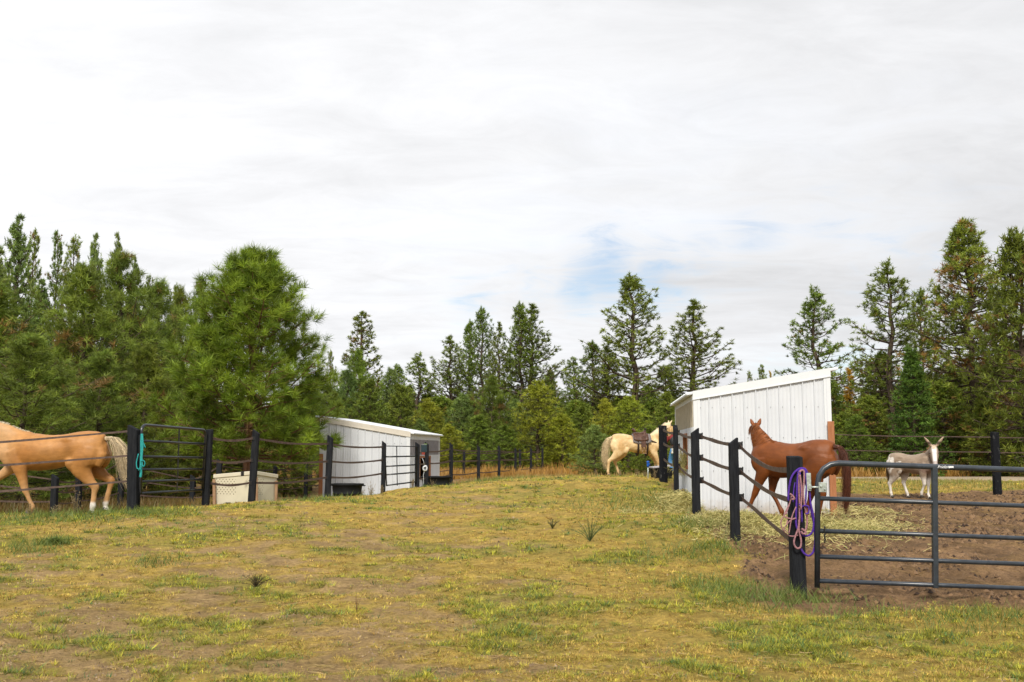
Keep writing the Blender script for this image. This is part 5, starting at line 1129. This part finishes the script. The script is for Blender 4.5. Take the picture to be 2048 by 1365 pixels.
    if eyes:
        for s in (1, -1):
            eb = MB(); c = poll + d * .185 * HF + hu * .028 * HF + hs * s * .092 * HF * head.get('w', 1)
            eb.tube([c - d * .022, c - d * .012, c, c + d * .012, c + d * .022], [.004, .015, .019, .015, .004], 10); eb.build('eye', M['eye'], root)
            nb_ = MB(); c = poll + d * .568 * HF - hu * .008 * HF + hs * s * .046 * HF; nb_.tube([c - d * .014, c, c + d * .014], [.004, .013, .004], 8); nb_.build('nostril', M['eye'], root)
    # tail
    tl = tail
    if tl:
        T0 = Vector((-.83 * X, 0, 1.36)); path = [Vector(q) for q in tl['path']]
        def tg(u, v, r):
            L_ = .72 + .28 * r.random() if r.random() > .12 else r.uniform(.35, .7)
            pts = [T0 + Vector((r.normal(0, .012), r.normal(0, .022), r.normal(0, .015)))]
            for k, q in enumerate(path): f = (k + 1) / len(path); pts.append(T0 + q * L_ + Vector((r.normal(0, 1) * tl.get('w', .045) * math.sin(f * 2.4) * .3, 0, 0)))
            sx = r.normal(0, tl.get('w', .045)); sy = r.normal(0, tl.get('w', .045) * .8)
            return [p + Vector((sx, sy, 0)) * math.sin(min(1.6, k * .55)) for k, p in enumerate(pts)]
        hair('tail', root, None, tg, tl.get('n', 260), tl['col'], tl.get('cv', .25), tl.get('wd', .009), .012, 3)
        tb_ = MB(); tb_.tube([T0 + Vector((.10, 0, .0)), T0, T0 + path[0] * .6, T0 + path[0] + (path[1] - path[0]) * .2], [.045, .042, .034, .018], 10); 
        me = tb_.mesh('dock'); 
        a = me.color_attributes.new('Col', 'FLOAT_COLOR', 'POINT'); cc_ = np.ones((len(me.vertices), 4), np.float32); cc_[:, :3] = tl['col']; a.data.foreach_set('color', cc_.ravel()); link('dock', me, M['hair'], root)
    # mane
    if mane:
        def mg(u, v, r):
            f = u * (len(NP) - 1); k = min(int(f), len(NP) - 2); c = NP[k].lerp(NP[k + 1], f - k); t = (NP[k + 1] - NP[k]).normalized(); s_ = NS[k].lerp(NS[k + 1], f - k); up_ = t.cross(s_)
            if up_.z < 0: up_ = -up_
            a = nr[k][0] * (1 - f + k) + nr[k + 1][0] * (f - k); bb = nr[k][1] * (1 - f + k) + nr[k + 1][1] * (f - k)
            top = c + up_ * (a * 1.0 - .008) ; s = mane['side']; L_ = mane['len'] * r.uniform(.6, 1.1)
            if mane.get('up'): return [top, top + up_ * L_ * .5 + t * .01, top + up_ * L_ + t * .02]
            return [top, top + up_ * .022 + s_ * s * .03, top + s_ * s * (bb * .75) - up_ * a * .35 , top + s_ * s * (bb + .012) - up_ * a * .9 - Vector((0, 0, .2 * L_)), top + s_ * s * (bb + .02) - up_ * a * .9 - Vector((0, 0, L_))][: (5 if L_ > .15 else 4)]
        hair('mane', root, None, mg, mane.get('n', 220), mane['col'], mane.get('cv', .2), mane.get('wd', .008), .010, 5)
        if mane.get('forelock'):
            def fg(u, v, r):
                s = mane['side']; c = poll + hu * .10 * HF - d * .02; return [c + hs * r.normal(0, .02), c + d * .06 + hu * .02 + hs * s * .04, c + d * .12 + hs * s * .10 - hu * .02, c + d * .17 + hs * s * .13 - Vector((0, 0, .12 * r.uniform(.5, 1.2)))]
            hair('forelock', root, None, fg, 50, mane['col'], .2, .007, .01, 6)
    root['_i'] = 0; del root['_i']
    return root, info
M['hoof'] = mat('hoof_horn', (.06, .05, .04), .5, var=.4, scale=10)
def lerp3(a, b_, t): t = t[:, None]; return np.array(a) * (1 - t) + np.array(b_) * t

# --- palomino at the left
def coat_pal(co, I):
    n = fbm(co[:, 0] * 3, co[:, 2] * 3, 3, 500); z = co[:, 2]; x = co[:, 0]
    c = lerp3((.32, .130, .030), (.52, .255, .080), n); c = lerp3(c, c, n) if False else c
    pale = sstep(.45, .95, x); c = c * (1 - .45 * pale[:, None]) + np.array([.62, .43, .24]) * .45 * pale[:, None]
    low = sstep(.75, .35, z); c = c * (1 - .55 * low[:, None]) + np.array([.60, .38, .19]) * .55 * low[:, None]
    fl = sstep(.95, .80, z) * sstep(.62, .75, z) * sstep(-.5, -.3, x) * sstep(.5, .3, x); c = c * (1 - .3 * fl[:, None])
    dk = np.exp(-(((x + .02) / .16) ** 2 + ((z - 1.12) / .07) ** 2)) + np.exp(-(((x + .38) / .10) ** 2 + ((z - 1.18) / .10) ** 2)); c = c * (1 - .22 * dk[:, None])  # soft dapples on barrel and flank: muscle shading put into the coat colour
    sock = sstep(.26, .20, z) * (x < 0); c = c * (1 - sock[:, None]) + np.array([.72, .68, .62]) * sock[:, None]
    return c
s1 = 17.9 / F
p = on(100, 17.9); ph = P(165, 862, 17.9)
hs1 = (ph.z - p.z) / 1.505
pal, I1 = equine('horse', 'golden palomino horse with cream tail, walking out of the left edge of the photo', p, 180, hs1, coat_pal,
    dict(hl=dict(hock=(-.72, .50), fet=(-.70, .16), hoof=(-.69, .03), stifle=(-.44, .88)), hr=dict(hock=(-.88, .60), fet=(-.80, .20), hoof=(-.81, .07), stifle=(-.48, .90)),
         fl=dict(elbow=(.46, .90), knee=(.34, .44), fet=(.22, .14), hoof=(.27, .02)), fr=dict(elbow=(.60, .92), knee=(.93, .62), fet=(1.02, .26), hoof=(1.10, .10))),
    dict(el=32, len=.85, th=1.22), dict(yaw=0, pitch=-35), dict(side=-1, len=.10, col=(.70, .60, .42), n=260), dict(path=[(-.13, 0, .02), (-.27, 0, -.16), (-.38, 0, -.45), (-.47, 0, -.78), (-.56, 0, -1.02)], col=(.62, .50, .32), w=.05, n=700, cv=.4, wd=.0055), lenf=1.17)

# --- saddled pale horse
def coat_white(co, I):
    n = fbm(co[:, 0] * 5, co[:, 2] * 5, 4, 510); z = co[:, 2]; c = lerp3((.58, .37, .16), (.80, .60, .34), sstep(.3, .7, n)); low = sstep(.95, .4, z); c = c * (1 - .35 * low[:, None]) + np.array([.60, .42, .24]) * .35 * low[:, None]
    hd = sstep(1.35, 1.6, z); return c * (1 - .5 * hd[:, None]) + np.array([.84, .74, .54]) * .5 * hd[:, None]
Y2 = 35; p = on(1273, Y2); p.z = P(1216, 952, Y2).z; hs2 = (P(1247, 867.5, Y2).z - p.z) / 1.505
whi, I2 = equine('horse', 'cream white horse wearing a brown western saddle beside the black posts', p, 3, hs2, coat_white,
    dict(hr=dict(hock=(-.93, .52), fet=(-.97, .14), hoof=(-.94, .02), stifle=(-.52, .90)), hl=dict(hock=(-.70, .50), fet=(-.58, .14), hoof=(-.52, .02), stifle=(-.36, .88)),
         fr=dict(elbow=(.56, .90), knee=(.70, .48), fet=(.72, .14), hoof=(.75, .02)), fl=dict(elbow=(.46, .90), knee=(.66, .50), fet=(.66, .14), hoof=(.70, .02))),
    dict(el=46, len=.92, yaw=0, th=.92), dict(yaw=25, pitch=-55, ear_out=.5), dict(side=1, len=.14, col=(.80, .72, .55), n=160), dict(path=[(-.10, 0, -.03), (-.19, 0, -.22), (-.25, 0, -.55), (-.27, 0, -.85), (-.17, 0, -1.16)], col=(.72, .58, .36), w=.05, n=420, wd=.007), lenf=1.08, voxel=.022, ear=.16)
def western_saddle(loc, rz, s, X):
    o = empty('western_saddle', loc, rz, s); tag(o, 'brown leather western saddle with hanging stirrup on the back of the cream white horse', 'saddle')
    def back_y(z): return .26
    def drape(x0, x1, drop, zt, th=.02, n=8, hw=.29):
        b = MB(); vs = []; nx_ = 8
        prof_ = [(-1, drop)] ; ang = np.linspace(-1.0, 1.0, 17)
        for j in range(nx_ + 1):
            x = x0 + (x1 - x0) * j / nx_; e = 1 - .18 * (abs(2 * j / nx_ - 1) ** 3)
            for a in ang:
                y = hw * math.sin(a * 1.35) / math.sin(1.35); z = zt - drop * e * (1 - math.cos(a * 1.35)) / (1 - math.cos(1.35)); vs.append((x, y * (1 + .0), z))
        m_ = len(ang); fs = [(j * m_ + k, (j + 1) * m_ + k, (j + 1) * m_ + k + 1, j * m_ + k + 1) for j in range(nx_) for k in range(m_ - 1)]
        b.add(vs, fs, True); return b
    def solid(b, nm, m, t=.02, parent=None):
        q = b.build(nm, m, parent or o); so = q.modifiers.new('solid', 'SOLIDIFY'); so.thickness = t; so.offset = 1; return q
    solid(drape(-.16, .50, .34, 1.475, hw=.315), 'saddle_pad', M['pad'], .015)
    solid(drape(-.13, .40, .27, 1.50, hw=.325), 'skirt', M['leather'], .018)
    b = MB(); limb(b, [(-.10, 0, 1.50), (.02, 0, 1.50), (.15, 0, 1.50), (.28, 0, 1.53)], [(.05, .17), (.045, .16), (.045, .13), (.06, .11)], (0, 1, 0)); b.build('seat', M['leather'], o)
    b = MB(); pts = [(-.05 - .10 * math.cos(a) + .03, .20 * math.sin(a), 1.52 + .14 * math.cos(a * .9)) for a in np.linspace(-1.3, 1.3, 11)]; b.tube(pts, [.022] + [.04] * 9 + [.022], 8, flat=.6); b.build('cantle', M['leather'], o)
    b = MB(); b.tube([(.30, 0, 1.52), (.335, 0, 1.60), (.345, 0, 1.66)], [.06, .035, .028], 10); b.tube([(.345, 0, 1.655), (.347, 0, 1.67), (.35, 0, 1.69), (.352, 0, 1.70)], [.03, .052, .05, .02], 12); b.build('horn', M['leather_dark'], o)
    b = MB(); limb(b, [(.27, -.16, 1.42), (.31, 0, 1.56), (.27, .16, 1.42)], [(.05, .05), (.07, .06), (.05, .05)], (1, 0, 0)); b.build('fork', M['leather'], o)
    for s_ in (-1, 1):
        b = MB(); y = s_ * .345; b.hexa([(.12, y - .012, 1.02), (.30, y - .012, 1.00), (.30, y + .012, 1.00), (.12, y + .012, 1.02)], [(.15, s_ * .30 - .012, 1.42), (.30, s_ * .30 - .012, 1.42), (.30, s_ * .30 + .012, 1.42), (.15, s_ * .30 + .012, 1.42)]); bevel(b.build('fender', M['leather'], o), .01, 2)
        b = MB(); b.tube([(.22, y, 1.02), (.23, y, .92)], .022, 6); b.tube([(.165, y, .80), (.175, y, .90), (.23, y, .935), (.285, y, .90), (.295, y, .80), (.165, y, .80)], .014, 6); b.hexa([(.16, y - .06, .79), (.30, y - .06, .79), (.30, y + .06, .79), (.16, y + .06, .79)], [(.16, y - .06, .81), (.30, y - .06, .81), (.30, y + .06, .81), (.16, y + .06, .81)]); b.build('stirrup', M['pine_wood'], o)
    for (x, z0_) in ((.03, 1.30), (.36, 1.30)):
        b = MB(); pts = [(x, .318 * math.sin(a), 1.10 - .40 * math.cos(a)) for a in np.linspace(-1.9, 1.9, 25)]; b.tube(pts, .035, 6, flat=.35); b.build('girth_strap', M['leather_dark'], o)
    b = MB(); pts = [(.42 + .42 * math.cos(a) * X, .27 * math.sin(a), 1.28 - .16 * math.cos(a)) for a in np.linspace(-1.5, 1.5, 19)]; b.tube(pts, .022, 6); b.build('breast_strap', M['leather_dark'], o)
    return o
western_saddle(p, R(3), hs2, 1.0)
def bridle(loc, rz, s, I, label, m):
    o = empty('bridle', loc, rz, s); tag(o, label, 'bridle'); po, d, hs, hu, HF = I['poll'], I['d'], I['hs'], I['hu'], I['HF']
    def ringp(x, cz, a, bb, grow=1.08): c = po + d * x + hu * cz; return [c + hu * math.cos(t) * a * grow + hs * math.sin(t) * bb * grow for t in np.linspace(0, 2 * math.pi, 21)]
    b = MB(); b.tube(ringp(.40, -.02, .080, .064), .010, 6); b.build('noseband', m, o)
    b = MB(); b.tube(ringp(.09, -.02, .135, .10), .010, 6); b.build('throat_latch', m, o)
    for s_ in (-1, 1):
        b = MB(); b.tube([po + d * .02 + hu * .10 + hs * s_ * .03, po + d * .10 + hs * s_ * .107, po + d * .25 - hu * .03 + hs * s_ * .098, po + d * .46 - hu * .04 + hs * s_ * .070], .010, 6); b.build('cheek_strap', m, o)
    b = MB(); b.tube([po + d * .46 - hu * .05 + hs * -.07, po + d * .30 - hu * .3 + hs * -.10, po - d * .02 - hu * .42 + hs * -.16, po + Vector((-.25, -.2, -.62))], .009, 6); b.build('rein', m, o)
    return o
bridle(p, R(3), hs2, I2, 'dark brown bridle with reins on the head of the cream white horse', M['leather'])

# --- chestnut behind the near fence
def coat_red(co, I):
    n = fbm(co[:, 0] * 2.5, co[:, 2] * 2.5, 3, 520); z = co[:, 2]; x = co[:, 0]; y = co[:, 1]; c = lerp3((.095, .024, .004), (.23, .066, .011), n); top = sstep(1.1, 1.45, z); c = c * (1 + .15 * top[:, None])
    sock = sstep(.30, .22, z + .05 * n) * (x > .62) ; return c * (1 - sock[:, None]) + np.array([.70, .66, .60]) * sock[:, None]
Y3 = 17.6; p = on(1590, Y3); p.z = P(1600, 1043, Y3).z; hs3 = (P(1640, 879, Y3).z - p.z) / 1.505
red, I3 = equine('horse', 'chestnut horse with one white sock, head turned away, before the near white shed', p, 145, hs3, coat_red,
    dict(fl=dict(elbow=(.56, .92), knee=(.74, .50), fet=(.90, .17), hoof=(1.00, .03)), fr=dict(elbow=(.44, .90), knee=(.50, .52), fet=(.31, .16), hoof=(.33, .03)),
         hl=dict(hock=(-.60, .52), fet=(-.50, .15), hoof=(-.46, .02), stifle=(-.40, .90)), hr=dict(hock=(-.30, .52), fet=(-.18, .15), hoof=(-.14, .02), stifle=(-.28, .9))),
    dict(el=54, len=.70, yaw=-56, th=1.22), dict(yaw=-70, pitch=-38, ear_out=.45), dict(side=1, len=.20, col=(.26, .085, .022), n=260, forelock=True), dict(path=[(-.09, 0, .01), (-.19, .02, -.14), (-.24, .03, -.46), (-.22, .03, -.86), (-.15, .02, -1.20)], col=(.10, .030, .014), w=.020, n=600, cv=.5, wd=.0050), lenf=.95, voxel=.015, ear=.15)

# --- donkey
def coat_don(co, I):
    n = fbm(co[:, 0] * 4, co[:, 2] * 4, 3, 530); z = co[:, 2]; x = co[:, 0]; y = co[:, 1]; c = lerp3((.27, .20, .145), (.37, .285, .21), n)
    W = np.array([.78, .74, .68])
    patch = sstep(.44, .50, fbm(x * 4.1 + 4, z * 3.2 + y, 3, 540)) * sstep(.0, -.35, x) * sstep(.7, .9, z); 
    for (px_, pz_, sx_2, sz_2) in ((-.58, 1.24, .10, .13), (-.38, 1.12, .035, .12), (-.28, 1.20, .09, .03), (-.20, 1.05, .04, .04), (-.70, 1.05, .06, .12)):
        patch = np.maximum(patch, sstep(.75, 1.1, np.exp(-((x - px_) / sx_2) ** 2 - ((z - pz_) / sz_2) ** 2) + .7 * n))
    patch = np.maximum(patch, sstep(-.74, -.82, x) * .9)
    leg = sstep(.78, .60, z + .25 * (fbm(x * 6, z * 6, 2, 541) - .5)) * .85; m = np.maximum(patch, leg)
    c = c * (1 - m[:, None]) + W * m[:, None]
    q = co - np.array(I['poll']); dd = q @ np.array(I['d']); uu = q @ np.array(I['hu']); ss = np.abs(q @ np.array(I['hs']))
    face = (dd > .0) * sstep(-.10, -.02, uu) * sstep(.085, .055, ss + .03 * (dd - .2)) * (dd < .80); face = face * (np.linalg.norm(q, axis=1) < .85)
    c = c * (1 - face[:, None] * .95) + np.array([.84, .82, .79]) * face[:, None] * .95
    nose = sstep(.50, .56, dd) * (np.linalg.norm(q, axis=1) < .9); c = c * (1 - .6 * nose[:, None]) + np.array([.20, .12, .10]) * .6 * nose[:, None]
    ear_ = (uu > .12) * (np.linalg.norm(q, axis=1) < .6) * (dd < .12); tipd = sstep(.16, .2, uu) * sstep(.28, .24, uu)
    c = np.where(((ear_ > 0) & True)[:, None], np.array([.60, .46, .34]) * (1 - .75 * tipd[:, None]), c)
    cross = np.exp(-((x - .42) / .018) ** 2) * sstep(.95, 1.2, z) * (np.linalg.norm(q, axis=1) > .75); return c * (1 - .75 * cross[:, None])
Y4 = 23.9; p = on(1827, Y4); p.z = P(1840, 997, Y4).z; hs4 = (P(1803, 905.5, Y4).z - p.z) / 1.505
don, I4 = equine('donkey', 'small grey and white donkey with long ears facing the camera in the trampled paddock', p, -52, hs4, coat_don,
    dict(hr=dict(hock=(-.78, .46), fet=(-.74, .14), hoof=(-.70, .02), stifle=(-.50, .84)), hl=dict(hock=(-.42, .50), fet=(-.30, .16), hoof=(-.25, .02), stifle=(-.36, .86), y=-.02),
         fr=dict(elbow=(.46, .86), knee=(.48, .48), fet=(.36, .18), hoof=(.36, .07), y=.03), fl=dict(elbow=(.50, .86), knee=(.50, .48), fet=(.50, .14), hoof=(.56, .02), y=-.08)),
    dict(el=50, len=.66, yaw=-36, th=1.0), dict(yaw=-56, w=1.12, pitch=-62, ear_out=.75), dict(side=1, len=.09, up=True, col=(.30, .15, .07), n=140), dict(path=[(-.06, 0, -.10), (-.10, 0, -.40), (-.08, 0, -.75), (-.04, 0, -1.0)], col=(.28, .19, .10), w=.03, n=160), cat='donkey', ear=.43, lenf=.98, headf=1.28, voxel=.018)

# --- second chestnut, mostly hidden behind posts and shed
def coat_red2(co, I): n = fbm(co[:, 0] * 3, co[:, 2] * 3, 3, 550); return lerp3((.26, .09, .025), (.40, .17, .06), n)
Y5 = 37.0; p = on(1366, Y5)
equine('horse', 'chestnut horse standing behind the person, mostly hidden by posts and shed corner', p, 80, .93, coat_red2,
    dict(fl=dict(knee=(.5, .48), fet=(.5, .14), hoof=(.54, .02)), fr=dict(knee=(.45, .48), fet=(.45, .14), hoof=(.49, .02)), hl=dict(hock=(-.72, .5), fet=(-.70, .14), hoof=(-.66, .02)), hr=dict(hock=(-.66, .5), fet=(-.62, .14), hoof=(-.58, .02))),
    dict(el=20, len=.75), dict(yaw=0, pitch=-55), None, dict(path=[(-.06, 0, -.1), (-.1, 0, -.45), (-.1, 0, -.8), (-.06, 0, -1.05)], col=(.30, .13, .05), w=.035, n=100), voxel=.03, eyes=False)

# --- person behind the posts
p = on(1350, 33.5); person = empty('person', p, R(110)); tag(person, 'person with long blond hair, red shirt and blue jeans standing between the black posts', 'person')
b = MB()
limb(b, [(-.12, 0, .86), (-.10, 0, .98), (-.02, 0, 1.14), (.06, 0, 1.28), (.10, 0, 1.36)], [(.12, .15), (.115, .14), (.12, .155), (.11, .17), (.05, .08)], (0, 1, 0), 18)
limb(b, [(.10, 0, 1.36), (.14, 0, 1.44), (.17, 0, 1.50)], [(.055, .055), (.05, .05), (.06, .06)], (0, 1, 0))
limb(b, [(.20, 0, 1.42), (.20, 0, 1.47), (.19, 0, 1.54), (.185, 0, 1.60), (.18, 0, 1.64)], [(.045, .04), (.075, .062), (.095, .075), (.085, .070), (.03, .03)], (0, 1, 0), 14)
b.tube([(.29, 0, 1.52), (.305, 0, 1.50), (.285, 0, 1.485)], [.010, .014, .008], 6)
for s in (1, -1): b.tube([(.18, s * .072, 1.50), (.175, s * .082, 1.53), (.18, s * .072, 1.555)], [.01, .016, .01], 6)
arms = {1: [(.09, .17, 1.31), (.16, .24, 1.10), (.36, .20, 1.06), (.42, .18, 1.06)], -1: [(.09, -.17, 1.31), (.10, -.25, 1.08), (.28, -.24, .96), (.34, -.22, .95)]}
for s, a in arms.items():
    limb(b, a, [(.055, .055), (.045, .045), (.032, .032), (.024, .03)], (0, 0, 1), 10)
    h = Vector(a[-1]); dr = (h - Vector(a[-2])).normalized()
    limb(b, [h, h + dr * .04, h + dr * .085], [(.018, .034), (.018, .040), (.014, .036)], (0, 0, 1), 10)
    for k, ln in enumerate((.055, .07, .075, .065)):
        q = h + dr * .08 + Vector((0, 0, .030 - .020 * k)); b.tube([q, q + dr * ln * .5, q + dr * ln * .85 + Vector((0, -s * .02, -.01))], [.009, .0085, .006], 6)
    b.tube([h + dr * .02 + Vector((0, -s * .02, .03)), h + dr * .05 + Vector((0, -s * .045, .045)), h + dr * .08 + Vector((0, -s * .05, .045))], [.011, .010, .007], 6)
legs_ = {1: [(-.10, .09, .86), (.10, .11, .50), (-.06, .11, .10)], -1: [(-.10, -.09, .86), (-.06, -.10, .46), (-.14, -.10, .08)]}
for s, a in legs_.items(): limb(b, a, [(.10, .095), (.065, .062), (.045, .045)], (0, 1, 0), 12); f_ = Vector(a[-1]); limb(b, [f_ + Vector((-.03, 0, -.03)), f_ + Vector((.06, 0, -.055)), f_ + Vector((.15, 0, -.065))], [(.04, .04), (.035, .042), (.02, .035)], (0, 1, 0), 10)
def skinf(co): return np.tile(np.array([.55, .33, .24]), (len(co), 1))
fuse(b, 'body', M['coat'], person, .010, 1, skinf)
def plain(mb, nm, m, par): return mb.build(nm, m, par)
b = MB(); limb(b, [(-.13, 0, .80), (-.12, 0, .88), (-.10, 0, .99)], [(.13, .16), (.135, .165), (.125, .15)], (0, 1, 0), 16)
for s, a in legs_.items(): a2 = a[:2] + [tuple(Vector(a[1]).lerp(Vector(a[2]), .9))]; limb(b, a2, [(.115, .108), (.078, .074), (.062, .062)], (0, 1, 0), 14)
plain(b, 'jeans', mat('blue_denim', (.06, .20, .42), .85, var=.3, scale=30), person)
b = MB(); limb(b, [(-.11, 0, .92), (-.10, 0, .98), (-.02, 0, 1.14), (.06, 0, 1.29), (.09, 0, 1.36)], [(.14, .165), (.13, .155), (.135, .17), (.12, .18), (.07, .09)], (0, 1, 0), 18)
for s, a in arms.items(): limb(b, a[:3], [(.068, .068), (.055, .055), (.042, .042)], (0, 0, 1), 12)
plain(b, 'shirt', mat('red_shirt', (.17, .018, .018), .85, var=.3, scale=20), person)
b = MB(); limb(b, [(-.10, 0, 1.0), (-.02, 0, 1.14), (.05, 0, 1.27), (.07, 0, 1.33)], [(.142, .165), (.145, .18), (.13, .165), (.08, .10)], (0, 1, 0), 18); plain(b, 'vest', M['plastic_black'], person)
b = MB(); limb(b, [(-.14, 0, .74), (-.13, 0, .84), (-.10, 0, .95)], [(.17, .20), (.155, .185), (.135, .16)], (0, 1, 0), 16); plain(b, 'pale_apron', mat('pale_cloth', (.55, .55, .50), .9, var=.15), person)
for s, a in legs_.items():
    b = MB(); f_ = Vector(a[-1]); limb(b, [f_ + Vector((-.045, 0, .08)), f_ + Vector((-.035, 0, -.03)), f_ + Vector((.07, 0, -.052)), f_ + Vector((.165, 0, -.062))], [(.055, .055), (.05, .05), (.042, .05), (.022, .042)], (0, 1, 0), 10); plain(b, 'boot', M['leather_dark'], person)
def hg(u, v, r):
    a = r.uniform(-2.2, 2.2); c = Vector((.18 - .085 * math.cos(a), .08 * math.sin(a), 1.60)); return [Vector((.18, 0, 1.648)) + Vector((-.03 * math.cos(a), .03 * math.sin(a), 0)), c + Vector((-.01 * math.cos(a), .012 * math.sin(a), -.02)), c + Vector((-.02 * math.cos(a), .025 * math.sin(a), -.12)), c + Vector((-.06, .05 * math.sin(a), -.28)), c + Vector((-.10, .07 * math.sin(a), -.42 * r.uniform(.7, 1)))]
hair('hair', person, None, hg, 170, (.60, .40, .18), .3, .014, .008, 9)
